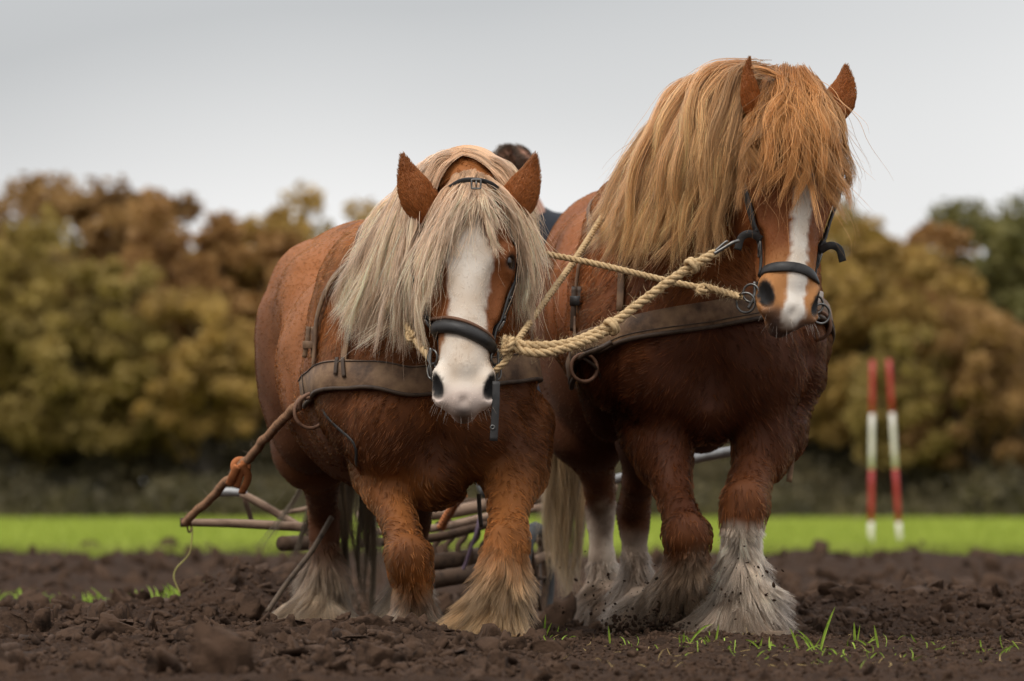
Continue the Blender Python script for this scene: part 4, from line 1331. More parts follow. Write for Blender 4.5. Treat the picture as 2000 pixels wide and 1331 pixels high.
def ground_h(x, y, fine=True):
    p = np.stack([x, y, np.zeros_like(x)], -1)
    px = 1000 + x / y * FPX
    h = .030 * fbm(p * [1.3, .8, 1], 3, 101)
    # clods: billowed noise, coarse on the left and behind, fine and flat in the right foreground
    rough = .48 + .52 * np.maximum(smooth(1150, 900, px), smooth(20.3, 21.5, y))
    bl = 1 - np.abs(fbm(p * [6, 5, 1] + .4, 2, 111))
    b2 = 1 - np.abs(fbm(p * [15, 12, 1] + .4, 2, 117))
    h = h + rough * (.085 * (bl - .72) + .030 * (b2 - .72))
    if fine:
        h = h + (.4 + .6 * rough) * .012 * fbm(p * [46, 40, 1], 3, 131)
    h = h + .055 * smooth(1000, 780, px) * np.exp(-((y - 18.35) / .42) ** 2)         # thrown-up soil before the near leg
    h = h + .03 * np.exp(-((y - 16.9) / .5) ** 2) * smooth(1200, 900, px)
    h = h - .035 * smooth(19.0, 20.5, y) * smooth(23.5, 22.5, y)                         # trodden strip between
    h = h + .17 * bump(x, y, -1.10, 23.6, .26, 1.1)                                      # turned furrow slice
    h = h + .10 * smooth(1480, 1640, px) * np.exp(-((y - 23.2) / 1.1) ** 2)
    h = h + .08 * smooth(620, 380, px) * np.exp(-((y - 21.6) / .5) ** 2)
    h = h - .05 * smooth(24.5, 27, y) * smooth(54, 38, y)
    far = smooth(25, 29, y) * (1 - .75 * smooth(46, 54, y))
    h = h + far * (.20 * (1 - np.abs(fbm(p * [1.3, .35, 1], 2, 151))) - .19 + .07 * fbm(p * [2.8, .9, 1], 2, 161))
    for H in (HL, HR):                                                                   # hoof prints
        for q in H.legs:
            c = q[-1][0]
            h = h - .05 * bump(x, y, c[0], c[1], .14, .15) * (1 if c[2] < .12 else .3)
    return h

def soil_material():
    m, n, l, b = new_mat('ploughed_soil')
    tc = n.new('ShaderNodeTexCoord')
    a = n.new('ShaderNodeTexNoise'); a.inputs['Scale'].default_value = 7; a.inputs['Detail'].default_value = 8
    c = n.new('ShaderNodeTexNoise'); c.inputs['Scale'].default_value = 90; c.inputs['Detail'].default_value = 6
    vo = n.new('ShaderNodeTexVoronoi'); vo.inputs['Scale'].default_value = 55
    rp = n.new('ShaderNodeValToRGB')
    e = rp.color_ramp.elements
    e[0].position, e[0].color = .30, (.018, .0108, .0072, 1)
    e[1].position, e[1].color = .72, (.060, .034, .021, 1)
    mx = n.new('ShaderNodeMix'); mx.data_type = 'FLOAT'; mx.inputs['Factor'].default_value = .5
    for t in (a, c, vo):
        l.new(tc.outputs['Object'], t.inputs['Vector'])
    l.new(a.outputs['Fac'], mx.inputs['A']); l.new(c.outputs['Fac'], mx.inputs['B'])
    l.new(mx.outputs['Result'], rp.inputs['Fac'])
    l.new(rp.outputs['Color'], b.inputs['Base Color'])
    b.inputs['Roughness'].default_value = .95
    b.inputs['Specular IOR Level'].default_value = .06
    ad = n.new('ShaderNodeMath'); ad.operation = 'MULTIPLY_ADD'
    ad.inputs[1].default_value = .6
    l.new(vo.outputs['Distance'], ad.inputs[0]); l.new(c.outputs['Fac'], ad.inputs[2])
    bp = n.new('ShaderNodeBump'); bp.inputs['Distance'].default_value = .010
    l.new(ad.outputs['Value'], bp.inputs['Height']); l.new(bp.outputs['Normal'], b.inputs['Normal'])
    return m
M['soil'] = soil_material()
M['clod'] = noise_mat('soil_clod', (.018, .0108, .0072), (.060, .035, .022), 16, .85, .005, 90, .08, rough2=.98)

def grid_mesh(name, xs, ys, fine, mat, wfun):
    """rows follow the view: the sheet widens with distance"""
    Y = np.repeat(ys[:, None], len(xs), 1)
    X = xs[None, :] * wfun(Y)
    Z = ground_h(X, Y, fine)
    V = np.stack([X, Y, Z], -1).reshape(-1, 3)
    nx = len(xs)
    i, j = np.meshgrid(np.arange(len(ys) - 1), np.arange(nx - 1), indexing='ij')
    F = np.stack([i * nx + j, i * nx + j + 1, (i + 1) * nx + j + 1, (i + 1) * nx + j], -1).reshape(-1, 4)
    return mesh_obj(name, V, F, mat, None, True)

y1 = np.concatenate([np.arange(13.6, 20.5, .016), np.arange(20.5, 27.0, .024)])
soil = grid_mesh('ploughed_ground', np.linspace(-1, 1, 330), y1, True, M['soil'], lambda y: y * .118 + .35)
tag(soil, 'dark freshly ploughed soil under the horses', None, None, 'structure')
y2 = 27.0 - .02 + np.cumsum(np.linspace(.035, .14, 430))
y2 = y2[y2 < 54.5]
soil2 = grid_mesh('ploughed_field', np.linspace(-1, 1, 260), y2, False, M['soil'], lambda y: y * .118 + .5)
tag(soil2, 'soft ploughed soil stretching back to the grass', None, None, 'structure')
gx, gy = np.meshgrid(np.linspace(-24, 24, 240), np.linspace(7, 54.4, 240))
gz_ = ground_h(gx, gy, False) - .10 * smooth(.45, .15, np.abs(gx) - (gy * .118)) * smooth(13.7, 14.3, gy)
GV = np.stack([gx, gy, gz_], -1).reshape(-1, 3)
ii, jj = np.meshgrid(np.arange(239), np.arange(239), indexing='ij')
GF = np.stack([ii * 240 + jj, ii * 240 + jj + 1, (ii + 1) * 240 + jj + 1, (ii + 1) * 240 + jj], -1).reshape(-1, 4)
soil3 = mesh_obj('ploughed_land', GV, GF, M['soil'], None, True)
tag(soil3, 'ploughed land to either side of the team', None, None, 'structure')
M['earth'] = noise_mat('earth', (.018, .0108, .0072), (.060, .036, .024), 2, .95, 0, None, .05)
e0 = mesh_obj('ground', [(-900, -60, -.22), (900, -60, -.22), (900, 2500, -.22), (-900, 2500, -.22)], [[0, 1, 2, 3]], M['earth'], None, False)
tag(e0, 'bare earth beyond the ploughed strip', None, None, 'structure')

# clods: thousands of small broken lumps
def ico(sub):
    bm = bmesh.new()
    bmesh.ops.create_icosphere(bm, subdivisions=sub, radius=1)
    v = np.array([q.co[:] for q in bm.verts])
    f = np.array([[q.index for q in t.verts] for t in bm.faces])
    bm.free()
    return v, f
def rand_rot(n, rg):
    q = norm(rg.normal(0, 1, (n, 4)))
    w, x, y, z = q.T
    return np.stack([np.stack([1 - 2 * (y * y + z * z), 2 * (x * y - z * w), 2 * (x * z + y * w)], -1),
                     np.stack([2 * (x * y + z * w), 1 - 2 * (x * x + z * z), 2 * (y * z - x * w)], -1),
                     np.stack([2 * (x * z - y * w), 2 * (y * z + x * w), 1 - 2 * (x * x + y * y)], -1)], -2)
def lumps(name, pos, size, aspect, sub, seed, mat, smooth_, jag=.45, parent=None, tilt=None):
    rg = np.random.default_rng(seed)
    v, f = ico(sub)
    n = len(pos)
    dirs = v[None] + 0 * pos[:, None, :]
    rad = 1 + jag * vnoise(dirs * 1.3 + pos[:, None, :] * 37 + np.arange(n)[:, None, None] * 3.1, seed) + jag * .5 * vnoise(dirs * 3.1 + np.arange(n)[:, None, None] * 5.7, seed + 1) + jag * .22 * vnoise(dirs * 7.3 + np.arange(n)[:, None, None] * 2.3, seed + 2)
    V = dirs * rad[..., None]
    for k in range(7):                                   # broken faces: cut each lump by random planes
        pn = norm(rg.normal(0, 1, (n, 3)))
        over = np.einsum('nvk,nk->nv', V, pn) - rg.uniform(.42, .85, n)[:, None]
        V = V - np.maximum(over, 0)[..., None] * pn[:, None, :]
    V = V * aspect[:, None, :]
    Rm = rand_rot(n, rg)
    if tilt is not None:
        a = rg.random(n) * 6.28
        t = rg.normal(0, tilt, n)
        ca, sa, ct, st = np.cos(a), np.sin(a), np.cos(t), np.sin(t)
        o, z = np.ones(n), np.zeros(n)
        Rz = np.stack([np.stack([ca, -sa, z], -1), np.stack([sa, ca, z], -1), np.stack([z, z, o], -1)], -2)
        Rx = np.stack([np.stack([o, z, z], -1), np.stack([z, ct, -st], -1), np.stack([z, st, ct], -1)], -2)
        Rm = Rx @ Rz
    V = np.einsum('nij,nkj->nki', Rm, V) * size[:, None, None] + pos[:, None, :]
    F = f[None] + (np.arange(n) * len(v))[:, None, None]
    return mesh_obj(name, V.reshape(-1, 3), F.reshape(-1, 3), mat, parent, smooth_)

def scatter(n, rg, y0, y1_, pw=1.0):
    y = y0 + (y1_ - y0) * rg.random(n) ** pw
    x = rg.uniform(-1, 1, n) * (y * .1 + .15)
    return x, y
rg = np.random.default_rng(21)
def place(n, y0, y1_, mu, sg, lo, hi, small_right, kmin=.25):
    x, y = scatter(n, rg, y0, y1_)
    px = 1000 + x / y * FPX
    keep = rg.random(len(x)) < (kmin + (1 - kmin) * np.maximum(smooth(1200, 950, px), smooth(20.5, 21.8, y)))
    x, y, px = x[keep], y[keep], px[keep]
    sz = np.clip(rg.lognormal(mu, sg, len(x)), lo, hi)
    sz = np.where((px > 1120) & (y < 20.5), np.minimum(sz, small_right), sz)
    return x, y, sz
x, y, sz = place(2700, 14.6, 26.5, -3.62, .50, .012, .085, .022, .40)
pos = np.stack([x, y, ground_h(x, y, False) + sz * .02], 1)
asp = np.stack([rg.uniform(.8, 1.5, len(x)), rg.uniform(.7, 1.2, len(x)), rg.uniform(.45, .8, len(x))], 1)
o = lumps('soil_clods', pos, sz, asp, 3, 5, M['clod'], False, .75)
tag(o, 'loose dark clods lying over the ploughed soil', None, None, 'stuff')
x, y, sz = place(32000, 14.6, 26.5, -4.75, .5, .004, .022, .011, .75)
pos = np.stack([x, y, ground_h(x, y, True) + sz * .25], 1)
asp = np.stack([rg.uniform(.7, 1.6, len(x)), rg.uniform(.6, 1.2, len(x)), rg.uniform(.4, .9, len(x))], 1)
o = lumps('soil_crumbs', pos, sz, asp, 1, 15, M['clod'], False, .8)
tag(o, 'small crumbs of soil between the clods', None, None, 'stuff')
x, y = scatter(620, rg, 15.8, 25.5)
px = 1000 + x / y * FPX
keep = (px < 1020) | (y > 21.5)
x, y = x[keep], y[keep]
sz = np.clip(rg.lognormal(-3.5, .40, len(x)), .014, .060)
pos = np.stack([x, y, ground_h(x, y, False) + sz * .22], 1)
asp = np.stack([rg.uniform(.9, 1.7, len(x)), rg.uniform(.6, 1.1, len(x)), rg.uniform(.12, .26, len(x))], 1)
M['slab'] = noise_mat('cut_soil_slab', (.028, .017, .0115), (.072, .045, .031), 12, .8, .003, 90, .06, rough2=.95)
o = lumps('soil_slabs', pos, sz, asp, 1, 6, M['slab'], False, .5, None, .55)
tag(o, 'flat cut slices of soil scattered among clods', None, None, 'stuff')
n = 1500
y = 26.5 + 27 * rg.random(n) ** 1.1
x = rg.uniform(-1, 1, n) * (y * .1 + .2)
sz = np.clip(rg.lognormal(-3.1, .45, n), .02, .10)
pos = np.stack([x, y, ground_h(x, y, False) + sz * .1], 1)
asp = np.stack([rg.uniform(.9, 1.8, n), rg.uniform(.7, 1.2, n), rg.uniform(.35, .7, n)], 1)
o = lumps('far_clods', pos, sz, asp, 2, 16, M['clod'], False, .7)
tag(o, 'heavy clods on the ploughed strip before the meadow', None, None, 'stuff')
# soil kicked up by the walking hooves
n = 520
c0 = np.array([P(1330, 1185, 19.75), P(1440, 1130, 19.5), P(1250, 1200, 19.9), P(1160, 1180, 20.6)])
k = rg.choice(4, n, p=[.50, .20, .18, .12])
pos = c0[k] + rg.normal(0, 1, (n, 3)) * np.array([.10, .07, .075])
pos[:, 2] = np.maximum(pos[:, 2], .02)
sz = np.clip(rg.lognormal(-5.95, .6, n), .001, .010)
o = lumps('flying_soil', pos, sz, np.stack([rg.uniform(.7, 1.5, n), rg.uniform(.7, 1.2, n), rg.uniform(.6, 1, n)], 1), 1, 9, M['soil'], False)
tag(o, 'crumbs of soil thrown up around walking hooves', None, None, 'stuff')
n = 900
cc = P(1270, 1215, 19.7)
pos = cc + rg.normal(0, 1, (n, 3)) * np.array([.20, .12, .028])
pos[:, 2] = ground_h(pos[:, 0], pos[:, 1], False) + np.abs(rg.normal(0, .045, n)) * np.exp(-((pos[:, 0] - cc[0]) / .22) ** 2)
sz = np.clip(rg.lognormal(-5.2, .5, n), .002, .018)
o = lumps('churned_soil', pos, sz, np.stack([rg.uniform(.7, 1.5, n), rg.uniform(.7, 1.2, n), rg.uniform(.6, 1, n)], 1), 1, 10, M['soil'], False)
tag(o, 'crumbled soil heaped where the hooves step', None, None, 'stuff')

# ----------------------------------------------------------------- straw, sprouts
M['blade'] = noise_mat('grass_blade', (.13, .23, .020), (.30, .42, .05), 30, .5, 0, None, .3)
M['straw'] = noise_mat('straw', (.30, .20, .07), (.52, .38, .16), 40, .8, 0, None, .2)
def blade_mesh(base, tip, w, bend, segs=7):
    base, tip = np.asarray(base, float), np.asarray(tip, float)
    ax = tip - base
    side = norm(np.cross(ax, [0, 1.0, 0.15]))
    t = np.linspace(0, 1, segs)
    mid = base + ax * t[:, None] + np.asarray(bend)[None] * (4 * t * (1 - t))[:, None]
    ww = w * np.sin(np.pi * np.clip(t * .86 + .14, 0, 1)) ** .7
    fold = np.cross(side, norm(ax)) * .3
    L, R = mid - side * ww[:, None] / 2, mid + side * ww[:, None] / 2
    C = mid + fold * ww[:, None]
    V = np.stack([L, C, R], 1).reshape(-1, 3)
    F = []
    for i in range(segs - 1):
        for j in (0, 1):
            F.append([i * 3 + j, i * 3 + j + 1, i * 3 + j + 4, i * 3 + j + 3])
    return V, F
def tuft(label, spec, d, group='green sprouts in the soil before the horses', name='grass_sprout', mat=None, cat='grass sprout'):
    """spec: list of (base px, base py, tip px, tip py, width px, bend px x, bend px y)"""
    b0 = P(spec[0][0], spec[0][1], d)
    root = thing(name, label, cat, tuple(b0), group)
    for (bx, by, tx, ty, w, bxn, byn) in spec:
        b, t = P(bx, by, d), P(tx, ty, d - .02)
        b[2] = min(b[2], float(ground_h(np.array([b[0]]), np.array([b[1]]))[0])) - .004
        v, f = blade_mesh(b, t, PX(w * .68, d), np.array([PX(bxn, d), 0, PX(-byn, d)]))
        mesh_obj('blade', v, f, mat or M['blade'], root)
    return root
tuft('tallest upright green blade in the right foreground', [(1600, 1282, 1632, 1184, 8, -4, 0), (1598, 1285, 1556, 1230, 6, 4, -6)], 17.7)
tuft('bent pair of blades left of the white feathered hoof', [(1335, 1268, 1336, 1235, 8, 0, 0), (1342, 1262, 1393, 1220, 6, 0, -12), (1330, 1272, 1326, 1240, 5, 0, 0)], 18.3)
tuft('three-bladed sprout directly below the white feathered hoof', [(1396, 1262, 1404, 1218, 6, 0, 0), (1392, 1262, 1378, 1240, 6, 0, 0), (1402, 1264, 1412, 1250, 5, 0, 0)], 18.4)
tuft('drooping many-bladed sprout right of the white feathered hoof', [(1484, 1290, 1490, 1245, 7, -3, 0), (1486, 1270, 1455, 1250, 5, 0, -6), (1462, 1280, 1466, 1256, 5, 0, 0), (1492, 1268, 1520, 1268, 7, 0, -10)], 17.9)
tuft('two arched blades leaning left beside the tallest blade', [(1562, 1268, 1542, 1226, 7, 0, -4), (1586, 1290, 1556, 1240, 6, 6, -10), (1560, 1270, 1520, 1276, 7, 0, -10)], 17.8)
tuft('low broad-leaved clump at the foot of the tallest blade', [(1630, 1305, 1602, 1285, 8, 0, -4), (1640, 1300, 1612, 1272, 7, 0, -6), (1650, 1302, 1626, 1278, 8, 0, -3), (1668, 1310, 1660, 1278, 8, -3, 0), (1656, 1312, 1632, 1300, 8, 0, -6)], 17.2)
tuft('slim upright blade with curled side leaf', [(1716, 1262, 1707, 1220, 7, 0, 0), (1702, 1256, 1672, 1250, 6, 0, -6), (1698, 1290, 1728, 1284, 7, 0, -12)], 18.0)
tuft('thin brownish seedling standing behind the slim blade', [(1670, 1240, 1668, 1214, 7, 0, 0), (1672, 1240, 1680, 1220, 4, 0, 0)], 18.7)
tuft('pair of spread blades toward the right edge', [(1844, 1282, 1828, 1258, 6, 0, 0), (1854, 1280, 1868, 1252, 7, 0, -3), (1792, 1258, 1778, 1238, 5, 0, 0)], 18.1)
tuft('single short blade nearest the right edge', [(1942, 1308, 1934, 1274, 8, 0, 0)], 17.4)
tuft('curling blades at the bottom edge of the picture', [(1815, 1331, 1802, 1310, 8, 0, -4), (1820, 1331, 1862, 1328, 9, 0, -16), (1728, 1322, 1718, 1312, 10, 0, 0), (1742, 1316, 1770, 1286, 9, 4, -2)], 16.7)
tuft('small sprouts between the feathered hooves of both horses', [(1062, 1225, 1066, 1200, 6, 0, 0), (1064, 1226, 1078, 1216, 5, 0, -3), (1085, 1235, 1092, 1222, 5, 0, 0), (1100, 1240, 1108, 1226, 4, 0, 0)], 19.3)
tuft('tiny green shoot beside the churned soil', [(1192, 1248, 1188, 1222, 6, 0, 0), (1230, 1262, 1258, 1256, 6, 0, -4)], 18.6)
tuft('dry yellow grass stalk lying on the near clods', [(162, 1290, 218, 1294, 4, 0, -2), (160, 1293, 216, 1296, 3, 0, -1)], 16.7, None, 'straw_stalk', M['straw'], 'straw')
tuft('dry curled yellow leaf left of the drooping sprout', [(1428, 1280, 1440, 1262, 5, -3, -3), (1440, 1262, 1458, 1276, 4, 0, -4)], 18.0, None, 'straw_stalk', M['straw'], 'straw')
V, F = [], []
for _ in range(420):
    y = rg.uniform(16.0, 20.0); px_ = rg.uniform(900, 2050)
    xx = (px_ - 1000) / FPX * y
    zz = float(ground_h(np.array([xx]), np.array([y]))[0])
    a = rg.normal(0, 1, 3) * [1, .6, .45]
    L = rg.uniform(.01, .04)
    b = np.array([xx, y, zz + .003]); t = b + norm(a) * L; t[2] = max(t[2], zz + .002)
    v, f = blade_mesh(b, t, rg.uniform(.001, .0025), rg.normal(0, .004, 3), 4)
    F += [[q + len(V) * 12 for q in ff] for ff in f]
    V.append(v)
o = mesh_obj('straw_litter', np.vstack(V), F, M['straw'], None)
tag(o, 'fine straw and root fibres littering the soil', None, None, 'stuff')
V, F = [], []
for _ in range(150):
    c_ = [(1340, 18.2), (1400, 18.3), (1470, 18.0), (1560, 17.8), (1620, 17.4), (1650, 17.2), (1710, 17.9), (1780, 17.6), (1850, 18.0), (1100, 18.9), (1240, 18.5), (1940, 17.4)][int(rg.integers(0, 12))]
    y = c_[1] + rg.normal(-.25, .5); xx = (c_[0] + rg.normal(0, 26) - 1000) / FPX * y
    zz = float(ground_h(np.array([xx]), np.array([y]))[0])
    L = rg.uniform(.012, .05)
    b = np.array([xx, y, zz - .002]); t = b + [rg.normal(0, .6) * L, rg.normal(0, .3) * L, L * rg.uniform(.4, 1)]
    v, f = blade_mesh(b, t, rg.uniform(.0015, .005), [rg.normal(0, .15) * L, 0, L * rg.uniform(0, .3)], 5)
    F += [[q + len(V) * 15 for q in ff] for ff in f]
    V.append(v)
o = mesh_obj('seedling_grass', np.vstack(V), F, M['blade'], None)
tag(o, 'fine low grass seedlings among the larger sprouts', None, None, 'stuff')
# a loose green weed hanging over the soil on the left
def weeds(spots, seed, nblade, hgt, name, label, mat, wid=.006):
    rg = np.random.default_rng(seed)
    V, F = [], []
    for (px_, d, r) in spots:
        for _ in range(nblade):
            x = (px_ - 1000) / FPX * d + rg.normal(0, r); y = d + rg.normal(0, .15)
            z = float(ground_h(np.array([x]), np.array([y]), False)[0])
            L = hgt * rg.uniform(.4, 1.1)
            b = np.array([x, y, z - .01]); t = b + [rg.normal(0, .5) * L, rg.normal(0, .2) * L, L]
            v, f = blade_mesh(b, t, wid, [rg.normal(0, .1) * L, 0, L * .1], 5)
            F += [[q + len(V) * 15 for q in ff] for ff in f]
            V.append(v)
    o = mesh_obj(name, np.vstack(V), F, mat, None)
    return tag(o, label, None, None, 'stuff')
weeds([(60, 27.0, .10), (85, 27.5, .1), (170, 26.0, .05), (200, 25.8, .08), (240, 25.8, .1), (265, 25.6, .06), (345, 24.5, .06), (355, 24.4, .05), (375, 24.6, .1)], 3, 26, .09, 'weeds', 'faint green weeds surviving on the ploughed strip', M['blade'])
M['root'] = noise_mat('pale_root', (.25, .2, .06), (.34, .30, .09), 30, .8)
rt = tag(tube('dangling_root', [P(376, 1030, 22.3), P(374, 1060, 22.3), P(368, 1085, 22.3), P(345, 1110, 22.3), P(340, 1130, 22.3), P(352, 1160, 22.3)], .003, M['root'], None, 40, 6), 'thin pale root dangling below the end of the wooden bar', 'root')

# ----------------------------------------------------------------- meadow behind
def meadow_material():
    m, n, l, b = new_mat('meadow_green')
    tc = n.new('ShaderNodeTexCoord')
    a = n.new('ShaderNodeTexNoise'); a.inputs['Scale'].default_value = .35; a.inputs['Detail'].default_value = 6
    rp = n.new('ShaderNodeValToRGB')
    e = rp.color_ramp.elements
    e[0].position, e[0].color = .3, (.20, .245, .036, 1)
    e[1].position, e[1].color = .7, (.33, .375, .075, 1)
    l.new(tc.outputs['Object'], a.inputs['Vector']); l.new(a.outputs['Fac'], rp.inputs['Fac']); l.new(rp.outputs['Color'], b.inputs['Base Color'])
    b.inputs['Roughness'].default_value = .9
    b.inputs['Specular IOR Level'].default_value = .05
    return m
M['meadow'] = meadow_material()
md = mesh_obj('meadow', [(-80, 52.5, -.02), (80, 52.5, -.02), (160, 196, -.02), (-160, 196, -.02)], [[0, 1, 2, 3]], M['meadow'], None, False)
tag(md, 'bright green meadow between plough land and wood', None, None, 'structure')
rg = np.random.default_rng(31)
n = 50000
yy = 51.5 + (150 - 51.5) * rg.random(n) ** 2.0
xx = rg.uniform(-1, 1, n) * (yy * .115 + 1.5)
edge = rg.normal(0, .5, n)
L = rg.uniform(.05, .13, n)
w = .012 * yy / 60 * rg.uniform(.8, 1.6, n)
a = rg.random(n) * np.pi
tl = rg.normal(0, .25, (n, 2))
b0 = np.stack([xx - w * np.cos(a), yy - w * np.sin(a), np.full(n, -.05)], 1)
b1 = np.stack([xx + w * np.cos(a), yy + w * np.sin(a), np.full(n, -.05)], 1)
tp = np.stack([xx + tl[:, 0] * L, yy + tl[:, 1] * L, L], 1)
V = np.stack([b0, b1, tp], 1).reshape(-1, 3)
o = mesh_obj('meadow_grass', V, np.arange(3 * n).reshape(-1, 3), M['meadow'], None, False)
tag(o, 'short lush grass covering the green meadow', None, None, 'stuff')
# ----------------------------------------------------------------- wood behind the meadow
def leaf_material(name, c0, c1, c2):
    m, n, l, b = new_mat(name)
    tc = n.new('ShaderNodeTexCoord')
    a = n.new('ShaderNodeTexNoise'); a.inputs['Scale'].default_value = .55; a.inputs['Detail'].default_value = 4
    c = n.new('ShaderNodeTexNoise'); c.inputs['Scale'].default_value = 5.0; c.inputs['Detail'].default_value = 3
    oi = n.new('ShaderNodeObjectInfo')
    ad = n.new('ShaderNodeVectorMath'); ad.operation = 'ADD'
    sc_ = n.new('ShaderNodeVectorMath'); sc_.operation = 'SCALE'; sc_.inputs['Scale'].default_value = 1.0
    l.new(tc.outputs['Object'], ad.inputs[0]); l.new(oi.outputs['Location'], ad.inputs[1])
    l.new(ad.outputs['Vector'], a.inputs['Vector']); l.new(ad.outputs['Vector'], c.inputs['Vector'])
    mx = n.new('ShaderNodeMix'); mx.data_type = 'FLOAT'; mx.inputs['Factor'].default_value = .4
    l.new(a.outputs['Fac'], mx.inputs['A']); l.new(c.outputs['Fac'], mx.inputs['B'])
    rp = n.new('ShaderNodeValToRGB')
    e = rp.color_ramp.elements
    e[0].position, e[0].color = .36, (*c0, 1)
    e[1].position, e[1].color = .64, (*c2, 1)
    k = e.new(.5); k.color = (*c1, 1)
    l.new(mx.outputs['Result'], rp.inputs['Fac'])
    l.new(rp.outputs['Color'], b.inputs['Base Color'])
    b.inputs['Roughness'].default_value = .75
    b.inputs['Specular IOR Level'].default_value = .2
    tr = n.new('ShaderNodeBsdfTranslucent')
    l.new(rp.outputs['Color'], tr.inputs['Color'])
    ms = n.new('ShaderNodeMixShader'); ms.inputs['Fac'].default_value = .35
    out = n['Material Output']
    l.new(b.outputs['BSDF'], ms.inputs[1]); l.new(tr.outputs['BSDF'], ms.inputs[2]); l.new(ms.outputs['Shader'], out.inputs['Surface'])
    return m
LEAF = {
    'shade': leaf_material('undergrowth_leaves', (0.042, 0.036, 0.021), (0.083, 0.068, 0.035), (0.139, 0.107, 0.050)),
    'brown': leaf_material('brown_leaves', (0.150, 0.081, 0.032), (0.281, 0.159, 0.058), (0.406, 0.245, 0.086)),
    'gold': leaf_material('golden_leaves', (0.213, 0.132, 0.041), (0.378, 0.241, 0.071), (0.519, 0.340, 0.100)),
    'olive': leaf_material('olive_leaves', (0.159, 0.111, 0.035), (0.282, 0.200, 0.059), (0.401, 0.287, 0.085)),
    'green': leaf_material('dark_green_leaves', (0.078, 0.073, 0.024), (0.146, 0.131, 0.043), (0.226, 0.191, 0.060)),
    'rust': leaf_material('rusty_leaves', (0.196, 0.099, 0.037), (0.335, 0.182, 0.066), (0.447, 0.260, 0.093)),
}
M['bark'] = noise_mat('bark', (.022, .017, .012), (.060, .048, .036), 5, .9, .02, 18, .2, stretch=(1, 1, .3))

def crown_mesh(seed, h, r, nclump, nleaf, low, size):
    """leaf faces in clumps through an uneven crown; returns verts, faces"""
    rg = np.random.default_rng(seed)
    c = norm(rg.normal(0, 1, (nclump, 3))) * (rg.random(nclump) ** .45)[:, None]
    c[:, 2] = np.where(c[:, 2] < -.55, c[:, 2] * .7, c[:, 2])
    bul = 1 + .30 * vnoise(c * 1.7 + seed * 7.1, seed)
    ctr = c * bul[:, None] * [r, r, (h - low) / 2] + [0, 0, low + (h - low) / 2]
    cr = r * rg.uniform(.10, .27, nclump)
    k = rg.integers(0, nclump, nleaf)
    d = norm(rg.normal(0, 1, (nleaf, 3))) * (rg.random(nleaf) ** .5)[:, None]
    p = ctr[k] + d * cr[k][:, None] * [1, 1, .8]
    s = size * rg.uniform(.6, 1.4, nleaf)
    n_ = norm(rg.normal(0, 1, (nleaf, 3)) + [0, -.2, .5])
    u = norm(np.cross(n_, rg.normal(0, 1, (nleaf, 3))))
    v = np.cross(n_, u)
    V = np.stack([p - u * s[:, None], p - v * s[:, None] * .6, p + u * s[:, None], p + v * s[:, None] * .6], 1).reshape(-1, 3)
    return V, np.arange(4 * nleaf).reshape(-1, 4), ctr

def trunk_mesh(seed, h, low, ctr, r0):
    rg = np.random.default_rng(seed + 500)
    V, F = [], []
    def limb(pts, ra, rb, k=7):
        p = spline(pts, 9)
        t = norm(np.gradient(p, axis=0))
        e = norm(np.cross(t, [.3, 1, .2])); g = np.cross(t, e)
        rr = np.linspace(ra, rb, 9)
        w = np.linspace(0, 2 * math.pi, k, endpoint=False)
        ring = p[:, None] + rr[:, None, None] * (np.cos(w)[None, :, None] * e[:, None] + np.sin(w)[None, :, None] * g[:, None])
        b = sum(len(x) for x in V)
        V.append(ring.reshape(-1, 3))
        for i in range(8):
            for j in range(k):
                F.append([b + i * k + j, b + i * k + (j + 1) % k, b + (i + 1) * k + (j + 1) % k, b + (i + 1) * k + j])
    top = np.array([rg.normal(0, .3), rg.normal(0, .3), h * .82])
    limb([(0, 0, -.1), (rg.normal(0, .1), 0, h * .25), top * [.5, .5, .6], top], r0, r0 * .18)
    for q in ctr[rg.choice(len(ctr), min(12, len(ctr)), replace=False)]:
        z0 = rg.uniform(.2, .6) * min(q[2], h * .7)
        limb([(top[0] * z0 / h * .6, top[1] * z0 / h * .6, z0), np.array([q[0] * .5, q[1] * .5, z0 + (q[2] - z0) * .65]), q], r0 * .38, r0 * .06, 5)
    return np.vstack(V), F

TREE = {}
def tree_variant(i):
    if i not in TREE:
        h, r, low = [(10.0, 3.3, 1.6), (9.2, 3.0, 1.2), (10.6, 3.0, 2.2), (8.4, 3.4, .8)][i]
        V, F, ctr = crown_mesh(40 + i, h, r, 120, 13000, low, .165)
        tv, tf = trunk_mesh(40 + i, h, low, ctr, .30)
        me = bpy.data.meshes.new('crown'); me.from_pydata(V.tolist(), [], F.tolist()); me.update()
        mt = bpy.data.meshes.new('trunk'); mt.from_pydata(tv.tolist(), [], tf); mt.update()
        mt.polygons.foreach_set('use_smooth', np.ones(len(mt.polygons), bool))
        mt.materials.append(M['bark'])
        TREE[i] = (me, mt, h)
    return TREE[i]
def tree(px, top, d, var, kind, label, name='autumn_tree', rot=0.0, wid=1.0):
    me, mt, h = tree_variant(var)
    z = CAMH + (HOR - top) / FPX * d
    root = thing(name, label, 'tree', ((px - 1000) / FPX * d, d, -.05), 'trees along the edge of the wood')
    s = z / h / .97
    root.scale = (s * wid, s * wid, s)
    root.rotation_euler = (0, 0, rot)
    key = (var, kind)
    if key not in TREE:
        m2 = me.copy(); m2.materials.append(LEAF[kind]); TREE[key] = m2
    for nm, dat in (('crown', TREE[key]), ('trunk', mt)):
        o = bpy.data.objects.new(nm, dat); COL.objects.link(o); o.parent = root
    return root
